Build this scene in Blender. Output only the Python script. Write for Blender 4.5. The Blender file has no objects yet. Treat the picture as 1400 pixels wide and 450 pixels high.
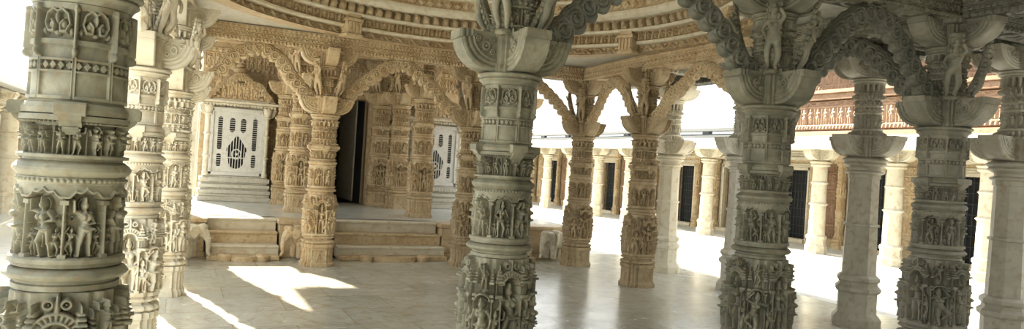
import bpy, bmesh, math, random
import numpy as np
from mathutils import Vector, Matrix
PI = math.pi
C = bpy.context.scene.collection
YAW = math.radians(24.7)          # the hall's grid is turned by this from the view
# ------------------------------------------------------------------ materials
def nt_of(m):
    m.use_nodes = True
    return m.node_tree
ALB = .72
def marble(name, c1, c2, c3, scale=2.2, rough=.55, bump=.25, fine=60., spec=.35, joints=None):
    c1, c2, c3 = [tuple(v*ALB for v in c) for c in (c1, c2, c3)]
    m = bpy.data.materials.new(name); nt = nt_of(m); N, L = nt.nodes, nt.links
    b = N['Principled BSDF']; b.inputs['Roughness'].default_value = rough
    b.inputs['Specular IOR Level'].default_value = spec
    tc = N.new('ShaderNodeTexCoord'); geo = N.new('ShaderNodeNewGeometry')
    n1 = N.new('ShaderNodeTexNoise'); n1.inputs['Scale'].default_value = scale; n1.inputs['Detail'].default_value = 8
    n1.inputs['Roughness'].default_value = .62; n1.inputs['Distortion'].default_value = .6
    L.new(geo.outputs['Position'], n1.inputs['Vector'])
    r1 = N.new('ShaderNodeValToRGB'); e = r1.color_ramp.elements
    e[0].position = .32; e[0].color = (*c1, 1); e[1].position = .66; e[1].color = (*c2, 1)
    L.new(n1.outputs['Fac'], r1.inputs['Fac'])
    n2 = N.new('ShaderNodeTexNoise'); n2.inputs['Scale'].default_value = scale*6; n2.inputs['Detail'].default_value = 6
    L.new(geo.outputs['Position'], n2.inputs['Vector'])
    r2 = N.new('ShaderNodeValToRGB'); e = r2.color_ramp.elements
    e[0].position = .5; e[0].color = (0, 0, 0, 1); e[1].position = .72; e[1].color = (.8, .8, .8, 1)
    L.new(n2.outputs['Fac'], r2.inputs['Fac'])
    mx = N.new('ShaderNodeMixRGB'); mx.inputs['Color2'].default_value = (*c3, 1)
    L.new(r2.outputs['Color'], mx.inputs['Fac']); L.new(r1.outputs['Color'], mx.inputs['Color1'])
    L.new(mx.outputs['Color'], b.inputs['Base Color'])
    n3 = N.new('ShaderNodeTexNoise'); n3.inputs['Scale'].default_value = fine; n3.inputs['Detail'].default_value = 5
    L.new(geo.outputs['Position'], n3.inputs['Vector'])
    bp = N.new('ShaderNodeBump'); bp.inputs['Strength'].default_value = bump; bp.inputs['Distance'].default_value = .006
    L.new(n3.outputs['Fac'], bp.inputs['Height']); L.new(bp.outputs['Normal'], b.inputs['Normal'])
    return m
def plain(name, col, rough=.6, metal=0):
    m = bpy.data.materials.new(name); nt = nt_of(m); N, L = nt.nodes, nt.links; b = N['Principled BSDF']
    n = N.new('ShaderNodeTexNoise'); n.inputs['Scale'].default_value = 5; n.inputs['Detail'].default_value = 5
    geo = N.new('ShaderNodeNewGeometry'); L.new(geo.outputs['Position'], n.inputs['Vector'])
    mx = N.new('ShaderNodeMixRGB'); mx.inputs['Color1'].default_value = (*[c*.8 for c in col], 1); mx.inputs['Color2'].default_value = (*col, 1)
    L.new(n.outputs['Fac'], mx.inputs['Fac']); L.new(mx.outputs['Color'], b.inputs['Base Color'])
    b.inputs['Roughness'].default_value = rough; b.inputs['Metallic'].default_value = metal
    return m
GREY = marble('weathered shade grey marble', (.13, .13, .095), (.38, .37, .275), (.24, .185, .11), 4.4)  # grimy near marble, with part of the shade's cool cast in the colour
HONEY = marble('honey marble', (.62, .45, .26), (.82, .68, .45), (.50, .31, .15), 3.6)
OCHRE = marble('ochre marble', (.44, .33, .19), (.62, .50, .32), (.34, .22, .12), 3.4)
STONE = marble('grey cream marble', (.48, .45, .36), (.64, .60, .50), (.42, .34, .22), 2.6)
SHADE_STONE = marble('shade dark stone', (.12, .13, .105), (.24, .24, .19), (.17, .13, .08), 4.0)  # shade on the near arches and front beams, put into the stone colour
CREAM = marble('cream marble', (.80, .73, .56), (.92, .87, .72), (.66, .51, .32), 1.8)
RED = marble('red sandstone', (.30, .18, .11), (.42, .27, .17), (.24, .13, .08), 2.5)
PALE = marble('pale marble', (.72, .70, .60), (.84, .82, .74), (.60, .52, .38), 2.0)
BLUISH = marble('bluish marble', (.20, .20, .155), (.44, .42, .34), (.30, .24, .15), 4.0)
WHITE = marble('white marble', (.78, .78, .74), (.88, .88, .85), (.70, .66, .56), 2.0, rough=.4, bump=.08)
DARK = plain('unlit interior black', (.012, .014, .018), .8)  # near-black colour standing in for the darkness of unlit rooms
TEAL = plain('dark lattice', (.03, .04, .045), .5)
def floor_material():
    m = marble('polished floor marble', (.64, .63, .54), (.82, .80, .71), (.60, .51, .36), 1.1, rough=.15, bump=.05, spec=.6)
    nt = m.node_tree; N, L = nt.nodes, nt.links; b = N['Principled BSDF']
    geo = N.new('ShaderNodeNewGeometry')
    br = N.new('ShaderNodeTexBrick'); br.inputs['Scale'].default_value = 1.0; br.inputs['Brick Width'].default_value = 1.15
    br.inputs['Row Height'].default_value = .72; br.inputs['Mortar Size'].default_value = .006; br.inputs['Mortar Smooth'].default_value = .1
    br.inputs['Color1'].default_value = (1, 1, 1, 1); br.inputs['Color2'].default_value = (.80, .83, .82, 1); br.inputs['Mortar'].default_value = (.66, .61, .50, 1)
    mp = N.new('ShaderNodeMapping'); mp.inputs['Rotation'].default_value = (0, 0, 0)
    L.new(geo.outputs['Position'], mp.inputs['Vector']); L.new(mp.outputs['Vector'], br.inputs['Vector'])
    src = b.inputs['Base Color'].links[0].from_socket
    # veins
    wv = N.new('ShaderNodeTexNoise'); wv.inputs['Scale'].default_value = 1.4; wv.inputs['Detail'].default_value = 10; wv.inputs['Distortion'].default_value = 2.2
    L.new(geo.outputs['Position'], wv.inputs['Vector'])
    rv = N.new('ShaderNodeValToRGB'); e = rv.color_ramp.elements; e[0].position = .47; e[0].color = (1, 1, 1, 1); e[1].position = .5; e[1].color = (.78, .76, .70, 1)
    e2 = rv.color_ramp.elements.new(.53); e2.color = (1, 1, 1, 1)
    L.new(wv.outputs['Fac'], rv.inputs['Fac'])
    m1 = N.new('ShaderNodeMixRGB'); m1.blend_type = 'MULTIPLY'; m1.inputs['Fac'].default_value = 1
    m2 = N.new('ShaderNodeMixRGB'); m2.blend_type = 'MULTIPLY'; m2.inputs['Fac'].default_value = 1
    L.new(src, m1.inputs['Color1']); L.new(br.outputs['Color'], m1.inputs['Color2'])
    L.new(m1.outputs['Color'], m2.inputs['Color1']); L.new(rv.outputs['Color'], m2.inputs['Color2'])
    L.new(m2.outputs['Color'], b.inputs['Base Color'])
    rr = N.new('ShaderNodeMapRange'); rr.inputs['To Min'].default_value = .10; rr.inputs['To Max'].default_value = .36
    L.new(wv.outputs['Fac'], rr.inputs['Value']); L.new(rr.outputs['Result'], b.inputs['Roughness'])
    return m
FLOOR = floor_material()
PFLOOR = marble('platform marble', (.66, .70, .68), (.82, .84, .80), (.60, .56, .44), 1.0, rough=.2, bump=.04, spec=.6)
COURT = marble('court paving marble', (.74, .74, .70), (.86, .86, .82), (.66, .62, .52), .9, rough=.5, bump=.05)
# ------------------------------------------------------------------ object helpers
def link(name, me, mat, parent=None):
    o = bpy.data.objects.new(name, me); C.objects.link(o)
    if mat is not None:
        if not me.materials: me.materials.append(mat)
        if me.materials[0] is not mat:
            o.material_slots[0].link = 'OBJECT'; o.material_slots[0].material = mat
    if parent is not None: o.parent = parent
    return o
def tag(o, label, cat, group=None, kind=None):
    o['label'] = label; o['category'] = cat
    if group: o['group'] = group
    if kind: o['kind'] = kind
    return o
def empty(name, loc, rz=0):
    o = bpy.data.objects.new(name, None); C.objects.link(o); o.location = loc; o.rotation_euler = (0, 0, rz); o.empty_display_size = .1
    return o
def struct(o):
    o['kind'] = 'structure'; return o
def copy_tree(o, mat=None, parent=None):
    c = o.copy(); C.objects.link(c); c.parent = parent
    if mat is not None and c.type == 'MESH' and not c.get('keep'):
        c.material_slots[0].link = 'OBJECT'; c.material_slots[0].material = mat
    for ch in list(o.children): copy_tree(ch, mat, c)
    return c
def np_mesh(name, V, F4, F3=None, smooth=True, sharp=None):
    me = bpy.data.meshes.new(name)
    V = np.ascontiguousarray(V, dtype=np.float32).reshape(-1, 3)
    F4 = np.ascontiguousarray(F4, dtype=np.int32).reshape(-1, 4)
    F3 = np.zeros((0, 3), np.int32) if F3 is None else np.ascontiguousarray(F3, dtype=np.int32).reshape(-1, 3)
    me.vertices.add(len(V)); me.vertices.foreach_set('co', V.ravel())
    nl = len(F4)*4+len(F3)*3
    me.loops.add(nl); me.loops.foreach_set('vertex_index', np.concatenate([F4.ravel(), F3.ravel()]))
    n = len(F4)+len(F3); me.polygons.add(n)
    st = np.concatenate([np.arange(len(F4))*4, len(F4)*4+np.arange(len(F3))*3]).astype(np.int32)
    me.polygons.foreach_set('loop_start', st)
    me.update(calc_edges=True); me.validate()
    me.polygons.foreach_set('use_smooth', np.full(n, smooth))
    if sharp is not None:
        me.set_sharp_from_angle(angle=math.radians(sharp))
    me.update()
    return me
def grid_faces(ny, nx, wrap):
    j = np.arange(ny-1)[:, None]; i = np.arange(nx if wrap else nx-1)[None, :]; i2 = (i+1) % nx
    a = j*nx+i; b = j*nx+i2; c = (j+1)*nx+i2; d = (j+1)*nx+i
    return np.stack([a, b, c, d], -1).reshape(-1, 4)
def lathe_grid(name, R, Z, sharp=None):
    """R: (ny,nx) radius over z rows and angles, Z: (ny,) or (ny,nx); closed top and bottom."""
    ny, nx = R.shape; th = np.arange(nx)*2*PI/nx
    Zg = np.broadcast_to(Z[:, None] if Z.ndim == 1 else Z, R.shape)
    V = np.stack([R*np.cos(th), R*np.sin(th), Zg], -1).reshape(-1, 3)
    nb = len(V); V = np.vstack([V, [[0, 0, float(Zg[0].mean())], [0, 0, float(Zg[-1].mean())]]])
    F4 = grid_faces(ny, nx, True); i = np.arange(nx); i2 = (i+1) % nx
    F3 = np.vstack([np.stack([i2, i, np.full(nx, nb)], -1), np.stack([(ny-1)*nx+i, (ny-1)*nx+i2, np.full(nx, nb+1)], -1)])
    return np_mesh(name, V, F4, F3, True, sharp)
def rects_foot(rects, nx, off=0.):
    th = np.arange(nx)*2*PI/nx+off; c = np.abs(np.cos(th))+1e-9; s = np.abs(np.sin(th))+1e-9
    r = np.zeros(nx)
    for a, b in rects: r = np.maximum(r, np.minimum(a/c, b/s))
    return r
def oct_foot(nx, off=PI/8):
    th = np.arange(nx)*2*PI/nx+off
    k = (th % (PI/4))-PI/8
    return math.cos(PI/8)/np.cos(k)/math.cos(PI/8)*1.0*.96
def mould(name, prof, nx=96, foot=None, sharp=35):
    """prof: [(r,z)...] lathe with an optional footprint multiplier"""
    R = np.array([p[0] for p in prof])[:, None]*(np.ones(nx) if foot is None else foot)[None, :]
    return lathe_grid(name, R, np.array([p[1] for p in prof], float), sharp)
def curve_prof(pts, sub=5):
    """(r, z, kind) kind: 'l' line to, 'b' bulge to, 'c' cove to"""
    out = [pts[0][:2]]
    for (r0, z0, _), (r1, z1, k) in zip(pts[:-1], pts[1:]):
        if k == 'l': out.append((r1, z1))
        else:
            for q in range(1, sub+1):
                t = q/sub; r = r0+(r1-r0)*t; z = z0+(z1-z0)*t
                bl = math.sin(PI*t)*abs(z1-z0)*.5
                out.append((r+(bl if k == 'b' else -bl*.7), z))
    return out
class MB:
    def __init__(s): s.v = []; s.f = []
    def box(s, x0, y0, z0, x1, y1, z1, bev=0.0):
        b = len(s.v)
        if bev <= 0:
            s.v += [(x, y, z) for z in (z0, z1) for x, y in ((x0, y0), (x1, y0), (x1, y1), (x0, y1))]
            s.f += [[b+q for q in f] for f in ((3, 2, 1, 0), (4, 5, 6, 7), (0, 1, 5, 4), (1, 2, 6, 5), (2, 3, 7, 6), (3, 0, 4, 7))]
        else:
            e = bev
            for z, i in ((z0, e), (z0+e, 0), (z1-e, 0), (z1, e)):
                s.v += [(x0+i, y0+i, z), (x1-i, y0+i, z), (x1-i, y1-i, z), (x0+i, y1-i, z)]
            s.f.append([b+3, b+2, b+1, b]); s.f.append([b+12, b+13, b+14, b+15])
            for k in range(3):
                for q in range(4):
                    a = b+k*4+q; c = b+k*4+(q+1) % 4; s.f.append([a, c, c+4, a+4])
        return s
    def prism(s, pts, y0, y1, axis='y'):
        """closed 2D polygon (x,z) extruded along y (or (y,z) along x)"""
        b = len(s.v); n = len(pts)
        for y in (y0, y1):
            for p, z in pts: s.v.append((p, y, z) if axis == 'y' else (y, p, z))
        s.f.append([b+i for i in range(n)]); s.f.append([b+n+i for i in range(n)][::-1])
        for i in range(n):
            j = (i+1) % n; s.f.append([b+j, b+i, b+n+i, b+n+j])
        return s
    def mesh(s, name, sharp=None):
        me = bpy.data.meshes.new(name); me.from_pydata(s.v, [], s.f); me.validate()
        bm = bmesh.new(); bm.from_mesh(me); bmesh.ops.recalc_face_normals(bm, faces=bm.faces); bm.to_mesh(me); bm.free()
        if sharp:
            me.polygons.foreach_set('use_smooth', np.full(len(me.polygons), True)); me.set_sharp_from_angle(angle=math.radians(sharp))
        me.update(); return me
# ------------------------------------------------------------------ relief carving (height fields in metres)
class HF:
    def __init__(s, W, H, res):
        s.W, s.H, s.res = W, H, res; s.nx = max(2, int(round(W*res))); s.ny = max(2, int(round(H*res)))
        s.a = np.zeros((s.ny, s.nx)); s.xs = (np.arange(s.nx)+.5)/s.nx*W; s.ys = (np.arange(s.ny)+.5)/s.ny*H
    def win(s, x0, x1, y0, y1):
        i0, i1 = np.searchsorted(s.xs, [x0, x1]); j0, j1 = np.searchsorted(s.ys, [y0, y1])
        if i1 <= i0 or j1 <= j0: return None
        X, Y = np.meshgrid(s.xs[i0:i1], s.ys[j0:j1]); return slice(j0, j1), slice(i0, i1), X, Y
    def put(s, w, h, mode='max'):
        v = s.a[w[0], w[1]]; s.a[w[0], w[1]] = np.maximum(v, h) if mode == 'max' else np.minimum(v, h) if mode == 'min' else v+h
    def cap(s, x0, y0, x1, y1, r0, r1, h, b=0.):
        m = max(r0, r1); w = s.win(min(x0, x1)-m, max(x0, x1)+m, min(y0, y1)-m, max(y0, y1)+m)
        if w is None: return
        X, Y = w[2], w[3]; dx, dy = x1-x0, y1-y0; L = dx*dx+dy*dy+1e-12
        t = np.clip(((X-x0)*dx+(Y-y0)*dy)/L, 0, 1); d = np.hypot(X-x0-t*dx, Y-y0-t*dy); r = r0+(r1-r0)*t
        q = 1-(d/r)**2; s.put(w, np.where(q > 0, b+h*np.sqrt(np.maximum(q, 0)), -9))
    def ell(s, cx, cy, rx, ry, h, b=0.):
        w = s.win(cx-rx, cx+rx, cy-ry, cy+ry)
        if w is None: return
        q = 1-((w[2]-cx)/rx)**2-((w[3]-cy)/ry)**2; s.put(w, np.where(q > 0, b+h*np.sqrt(np.maximum(q, 0)), -9))
    def box(s, x0, y0, x1, y1, h, mode='max'):
        w = s.win(x0, x1, y0, y1)
        if w is None: return
        s.put(w, np.full(w[2].shape, float(h)), mode)
    def ring(s, cx, cy, r, wd, h, b=0., a0=None, a1=None):
        w = s.win(cx-r-wd, cx+r+wd, cy-r-wd, cy+r+wd)
        if w is None: return
        d = np.abs(np.hypot(w[2]-cx, w[3]-cy)-r)/wd; q = 1-d*d; m = q > 0
        if a0 is not None:
            an = np.arctan2(w[3]-cy, w[2]-cx); m = m & (an >= a0) & (an <= a1)
        s.put(w, np.where(m, b+h*np.sqrt(np.maximum(q, 0)), -9))
    def poly(s, pts, r, h, b=0.):
        for (a, c), (d, e) in zip(pts[:-1], pts[1:]): s.cap(a, c, d, e, r, r, h, b)
    def diamond(s, cx, cy, rx, ry, h, mode='max'):
        w = s.win(cx-rx, cx+rx, cy-ry, cy+ry)
        if w is None: return
        q = 1-np.abs(w[2]-cx)/rx-np.abs(w[3]-cy)/ry
        if mode == 'max': s.put(w, np.where(q > 0, h, -9))
        else: s.put(w, np.where(q > 0, h, 9), 'min')
POSES = [  # hip dx, Lknee, Lfoot, Rknee, Rfoot, Lelbow, Lhand, Relbow, Rhand (fractions of the height)
    (.05, (-.10, .26), (-.04, .0), (.12, .25), (.10, .0), (-.20, .62), (-.12, .78), (.22, .64), (.10, .52)),
    (-.06, (-.20, .30), (-.06, .06), (.06, .25), (.03, .0), (-.22, .84), (-.10, 1.0), (.22, .70), (.26, .50)),
    (.0, (-.08, .25), (-.07, .0), (.08, .25), (.07, .0), (-.19, .60), (-.16, .42), (.19, .60), (.14, .78)),
    (.07, (-.02, .25), (.03, .0), (.22, .33), (.08, .16), (-.22, .72), (-.27, .90), (.20, .84), (.06, 1.02)),
    (-.05, (-.13, .24), (-.17, .0), (.10, .27), (.02, .0), (-.20, .64), (.02, .60), (.24, .80), (.25, .98)),
    (.04, (-.08, .24), (-.10, .0), (.10, .25), (.12, .0), (-.21, .80), (-.22, .97), (.17, .60), (-.02, .56)),
]
def figure(h, cx, y0, H, pose=0, d=.03, b=0., mirror=False, fat=1.15, crown=True):
    P = POSES[pose % len(POSES)]; m = -1 if mirror else 1
    def X(v): return cx+m*v*H
    def Y(v): return y0+v*H
    hp = P[0]; lk, lf, rk, rf, le, lh, re_, rh = P[1:]
    k = H*fat
    for kn, ft, sx in ((lk, lf, -.055), (rk, rf, .055)):
        h.cap(X(hp+sx), Y(.47), X(kn[0]), Y(kn[1]), .068*k, .048*k, d*.85, b)
        h.cap(X(kn[0]), Y(kn[1]), X(ft[0]), Y(ft[1]+.03), .047*k, .030*k, d*.75, b)
        h.cap(X(ft[0]), Y(ft[1]+.02), X(ft[0]+(.05 if sx > 0 else -.05)), Y(ft[1]+.02), .024*k, .02*k, d*.7, b)
    h.ell(X(hp), Y(.49), .108*k, .075*k, d, b)
    h.cap(X(hp), Y(.52), X(hp*.3), Y(.66), .066*k, .070*k, d*.9, b)
    h.ell(X(0), Y(.72), .105*k, .075*k, d, b)
    h.ell(X(-.04), Y(.70), .042*k, .042*k, d*.35, b+d*.85); h.ell(X(.04), Y(.70), .042*k, .042*k, d*.35, b+d*.85)
    for el, ha, sx in ((le, lh, -.10), (re_, rh, .10)):
        h.cap(X(sx), Y(.765), X(el[0]), Y(el[1]), .040*k, .032*k, d*.8, b)
        h.cap(X(el[0]), Y(el[1]), X(ha[0]), Y(ha[1]), .031*k, .024*k, d*.8, b+d*.12)
        h.ell(X(ha[0]), Y(ha[1]), .034*k, .034*k, d*.9, b)
    hx = -hp*.35
    h.cap(X(0), Y(.78), X(hx), Y(.86), .036*k, .036*k, d*.8, b)
    h.ell(X(hx), Y(.895), .058*k, .066*k, d*1.05, b)
    if crown:
        h.cap(X(hx), Y(.945), X(hx), Y(1.03), .048*k, .020*k, d*.95, b)
        h.ring(X(hx), Y(.90), .085*k, .012*k, d*.5, b)
    # girdle and sash
    h.poly([(X(hp-.10), Y(.50)), (X(hp), Y(.475)), (X(hp+.10), Y(.50))], .014*k, d*.35, b+d*.85)
    h.cap(X(hp+.02), Y(.46), X(hp+.05), Y(.18), .020*k, .016*k, d*.65, b)
def seated(h, cx, y0, H, d=.03, b=0.):
    k = H
    h.cap(cx-.30*k, y0+.10*k, cx+.02*k, y0+.13*k, .10*k, .09*k, d, b); h.cap(cx+.30*k, y0+.10*k, cx-.02*k, y0+.13*k, .10*k, .09*k, d, b)
    h.cap(cx, y0+.2*k, cx, y0+.55*k, .14*k, .19*k, d, b)
    for s in (-1, 1):
        h.cap(cx+s*.2*k, y0+.6*k, cx+s*.32*k, y0+.36*k, .065*k, .05*k, d, b); h.cap(cx+s*.32*k, y0+.36*k, cx+s*.08*k, y0+.22*k, .05*k, .045*k, d, b+.2*d)
        h.cap(cx+s*.2*k, y0+.6*k, cx+s*.36*k, y0+.76*k, .06*k, .04*k, d*.8, b)
    h.ell(cx, y0+.78*k, .105*k, .12*k, d*1.1, b); h.cap(cx, y0+.88*k, cx, y0+1.04*k, .09*k, .03*k, d, b); h.ring(cx, y0+.78*k, .17*k, .02*k, d*.5, b)
def colonette(h, x, y0, y1, r, d, b):
    h.cap(x, y0, x, y1, r*.72, r*.72, d, b)
    n = 5
    for i in range(n+1):
        y = y0+(y1-y0)*i/n; h.box(x-r*.85, y-.0025, x+r*.85, y+.0025, b+d*(.9 if i in (0, n) else .72))
    h.box(x-r*1.2, y0-.004, x+r*1.2, y0+.014, b+d); h.box(x-r*1.2, y1-.014, x+r*1.2, y1+.004, b+d)
def tower(h, cx, y0, H, w, d, b):
    h.box(cx-w*.5, y0, cx+w*.5, y0+H*.10, b+d); 
    n = 5
    for i in range(n): h.cap(cx-w*.42+i*w*.84/(n-1), y0+H*.12, cx-w*.42+i*w*.84/(n-1), y0+H*.46, w*.065, w*.065, d*.7, b+d*.1)
    h.box(cx-w*.58, y0+H*.47, cx+w*.58, y0+H*.54, b+d*1.1)
    for i, (ww, yy) in enumerate(((.46, .60), (.36, .70), (.25, .80))): h.cap(cx-w*ww*.6, y0+H*yy, cx+w*ww*.6, y0+H*yy, H*.055, H*.055, d*(1.0-.1*i), b)
    h.cap(cx, y0+H*.84, cx, y0+H*1.0, w*.12, w*.04, d*.8, b)
def niche_cell(W, H, res, pose, mirror=False, depth=.03):
    h = HF(W, H, res); h.a[:] = 0
    y0, y1 = H*.07, H*.93
    h.box(0, y0, W, y1, -depth, 'min')
    # cusped canopy
    yc = H*.76
    w = h.win(0, W, yc-H*.14, H)
    X, Y = w[2], w[3]; t = (X/W-.5)*2
    cusp = yc+H*.10*(1-np.abs(t)**1.6)-H*.035*np.abs(np.sin(t*PI*2.0))
    h.put(w, np.where(Y > cusp, -.002, -9))
    h.put(w, np.where(np.abs(Y-cusp-.006) < .005, .004, -9))
    for i in range(7):
        x = W*(i+.5)/7; h.ell(x, H*.965, W*.055, H*.022, .006, 0)
    colonette(h, 0, y0, yc-.01, W*.085, .026, -depth+.004); colonette(h, W, y0, yc-.01, W*.085, .026, -depth+.004)
    for q in (.19, .81):
        figure(h, W*q, y0+.004, (yc-y0)*.50, pose+2, .024, -depth, q > .5, 1.4, False)
        h.ring(W*q, y0+(yc-y0)*.66, W*.05, W*.018, .014, -depth)
    figure(h, W*.5, y0+.004, (yc-y0)*.97, pose, .036, -depth, mirror, 1.42)
    h.box(0, 0, W, H*.06, .006)
    return h
def tile_cells(cells): return np.concatenate([c.a for c in cells], 1)
def fit(a, nx):
    """resample columns to nx (periodic)"""
    m = a.shape[1]
    if m == nx: return a
    x = np.arange(nx)*m/nx; i = np.floor(x).astype(int); f = x-i
    return a[:, i % m]*(1-f)+a[:, (i+1) % m]*f
def relief_drum(name, z0, z1, r, A, nx, foot=None, rprof=None, k=1.9):
    A = fit(A, nx)*k; ny = A.shape[0]
    zs = np.linspace(z0, z1, ny)
    base = (np.full(ny, r) if rprof is None else np.interp(zs, [p[1] for p in rprof], [p[0] for p in rprof]))[:, None]
    R = base*(np.ones(nx) if foot is None else foot)[None, :]+A
    return lathe_grid(name, R, zs)
# ---- sections of the carved pillar
def deity_cell(W, H, res, kind, seed):
    rd = random.Random(seed); h = HF(W, H, res); D = .04
    h.a[:] = -.012
    cx = W/2
    if kind == 'main':
        h.box(cx-W*.26, H*.06, cx+W*.26, H*.80, -.03, 'min')
        figure(h, cx, H*.07, H*.66, 2 if seed % 2 else 0, .050, -.03, seed % 3 == 0, 1.2)
        # arch of rays
        for k in range(13):
            a = PI*k/12; r0, r1 = W*.24, W*.36
            h.cap(cx+r0*math.cos(a), H*.74+r0*math.sin(a), cx+r1*math.cos(a), H*.74+r1*math.sin(a), .009, .012, .022, 0)
        h.ring(cx, H*.74, W*.235, .010, .026, 0, 0., PI); h.ring(cx, H*.74, W*.375, .009, .022, 0, 0., PI)
        h.cap(cx, H*.74+W*.38, cx, H*1.0, .016, .006, .02, 0)
        for s in (-1, 1):
            colonette(h, cx+s*W*.30, H*.06, H*.60, W*.05, .034, -.01)
            tower(h, cx+s*W*.36, H*.60, H*.34, W*.19, .036, -.005)
            figure(h, cx+s*W*.44, H*.06, H*.40, rd.randrange(6), .034, -.01, s > 0, 1.2)
            h.ring(cx+s*W*.14, H*.935, W*.07, .008, .02, 0); h.ell(cx+s*W*.14, H*.935, W*.03, W*.03, .018, 0)
        h.box(0, 0, W, H*.055, .014)
    else:
        figure(h, cx, H*.06, H*.52, rd.randrange(6), .042, -.012, rd.random() < .5, 1.25)
        h.ring(cx, H*.56, W*.33, .010, .026, 0, 0., PI)
        figure(h, cx, H*.68, H*.26, rd.randrange(6), .026, -.012, rd.random() < .5, 1.2)
        for s in (-1, 1): colonette(h, cx+s*W*.42, H*.06, H*.58, W*.07, .03, -.012); tower(h, cx+s*W*.40, H*.60, H*.30, W*.2, .03, -.012)
        h.box(0, 0, W, H*.05, .012)
    return h
def frieze_cell(W, H, res, seed):
    rd = random.Random(seed); h = HF(W, H, res); h.box(0, H*.10, W, H*.80, -.022, 'min')
    n = 3
    for i in range(n): figure(h, W*(i+.5)/n, H*.10, H*.64, rd.randrange(6), .030, -.022, rd.random() < .5, 1.6, False)
    for i in range(n+1): h.cap(W*i/n, H*.1, W*i/n, H*.72, .005, .005, .016, -.022)
    h.box(0, 0, W, H*.09, .012); h.box(0, H*.86, W, H, .012)
    for i in range(12): h.ell(W*(i+.5)/12, H*.83, W*.03, H*.03, .01, 0)
    return h
def band_cell(W, H, res):
    """garland with tassels above strap panels with a row of lozenges"""
    h = HF(W, H, res); h.a[:] = -.010
    g0 = H*.62
    # leaf garland
    h.box(0, g0, W, H, -.020, 'min')
    h.box(0, H*.93, W, H, .002)
    for cx in (W*.25, W*.75):
        for s in (-1, 1):
            h.poly([(cx, H*.90), (cx+s*W*.06, H*.93), (cx+s*W*.14, H*.88), (cx+s*W*.17, H*.78), (cx+s*W*.12, H*.70), (cx+s*W*.05, H*.70), (cx+s*W*.04, H*.77), (cx+s*W*.08, H*.81)], .0075, .022, -.016)
            h.ell(cx+s*W*.085, H*.765, W*.05, H*.05, .018, -.016)
            h.ell(cx+s*W*.19, H*.70, W*.035, H*.045, .018, -.016)
        h.ell(cx, H*.84, W*.035, H*.07, .022, -.014); h.ell(cx, H*.68, W*.05, H*.03, .016, -.014)
    # straps
    h.box(0, H*.57, W, H*.62, .0)
    h.box(0, H*.40, W, H*.425, .0); h.box(0, H*.28, W, H*.305, .0)
    h.box(0, .0, W, H*.04, .002)
    for i in range(9):
        cx = W*(i+.5)/9; h.diamond(cx, H*.352, W*.052, H*.046, .0)
    h.box(0, H*.305, W, H*.40, -.016, 'min')
    for i in range(9):
        cx = W*(i+.5)/9; h.diamond(cx, H*.352, W*.052, H*.046, -.001)
    for cx in (0, W*.5, W): h.box(cx-.011, 0, cx+.011, H*.60, .001); h.box(cx-.004, 0, cx+.004, H*.60, -.002, 'min')
    # tassels hanging over the straps
    for cx in (W*.0, W*.5, W*1.0):
        h.cap(cx, H*.96, cx, H*.54, .009, .007, .022, .0); h.ell(cx, H*.49, .013, H*.055, .024, .0); h.ell(cx, H*.93, .014, H*.04, .022, .0)
    return h
def block_cell(W, H, res, seed):
    h = HF(W, H, res); rd = random.Random(seed)
    h.box(W*.2, H*.1, W*.8, H*.88, -.014, 'min'); figure(h, W*.5, H*.1, H*.72, rd.randrange(6), .024, -.014, rd.random() < .5, 1.3)
    for x in (W*.2, W*.8): colonette(h, x, H*.12, H*.85, .008, .016, -.010)
    return h
def pattern_cell(W, H, res, k):
    """bands used on far shafts, dwarf shafts, beams and ceiling rings"""
    h = HF(W, H, res)
    if k == 'lozenge':
        h.a[:] = -.012
        h.diamond(W/2, H/2, W*.46, H*.46, .0); h.ell(W/2, H/2, W*.15, H*.15, .012, 0)
        h.box(0, 0, W, H*.08, .004); h.box(0, H*.92, W, H, .004)
    elif k == 'disc':
        h.a[:] = -.014
        m = min(W, H); h.ring(W/2, H/2, m*.34, m*.07, .014, -.008); h.ell(W/2, H/2, m*.16, m*.16, .018, -.012)
        for s in (-1, 1):
            for t in (-1, 1): h.ell(W/2+s*W*.42, H/2+t*H*.36, m*.1, m*.1, .012, -.012)
        h.box(0, 0, W, H*.07, .004); h.box(0, H*.93, W, H, .004)
    elif k == 'petal':
        h.a[:] = -.012
        h.ell(W/2, H*.35, W*.46, H*.60, .030, -.016); h.ell(W/2, H*.35, W*.22, H*.4, .030, -.004)
        h.box(0, H*.9, W, H, .006)
    elif k == 'pendant':
        h.a[:] = -.03
        h.cap(W/2, H*.9, W/2, H*.30, W*.40, W*.30, .045, -.03); h.ell(W/2, H*.18, W*.2, H*.17, .04, -.02); h.box(0, H*.85, W, H, .012)
    elif k == 'dentil':
        h.a[:] = -.035; h.box(W*.18, H*.0, W*.82, H, .0); h.ell(W/2, H*.45, W*.30, H*.34, .02, 0)
    elif k == 'figures':
        h.a[:] = -.022; figure(h, W/2, H*.08, H*.80, int(W*1e5) % 6, .03, -.022, False, 1.3)
        h.box(0, 0, W, H*.06, .004); h.box(0, H*.94, W, H, .004); h.cap(0, H*.06, 0, H*.9, W*.07, W*.07, .018, -.02); h.cap(W, H*.06, W, H*.9, W*.07, W*.07, .018, -.02)
    elif k == 'scroll':
        h.a[:] = -.014
        t = np.linspace(0, 2*PI, 13)
        h.poly([(W*q/(2*PI), H*.5+H*.28*math.sin(q)) for q in t], H*.09, .018, -.012)
        h.ring(W*.25, H*.42, H*.17, H*.05, .014, -.012); h.ring(W*.75, H*.58, H*.17, H*.05, .014, -.012)
        h.box(0, 0, W, H*.08, .004); h.box(0, H*.92, W, H, .004)
    elif k == 'dots':
        h.a[:] = -.006; h.ell(W/2, H/2, W*.42, H*.42, .016, -.006)
    return h
def repeat(cell, n): return np.tile(cell.a, (1, n))
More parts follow.
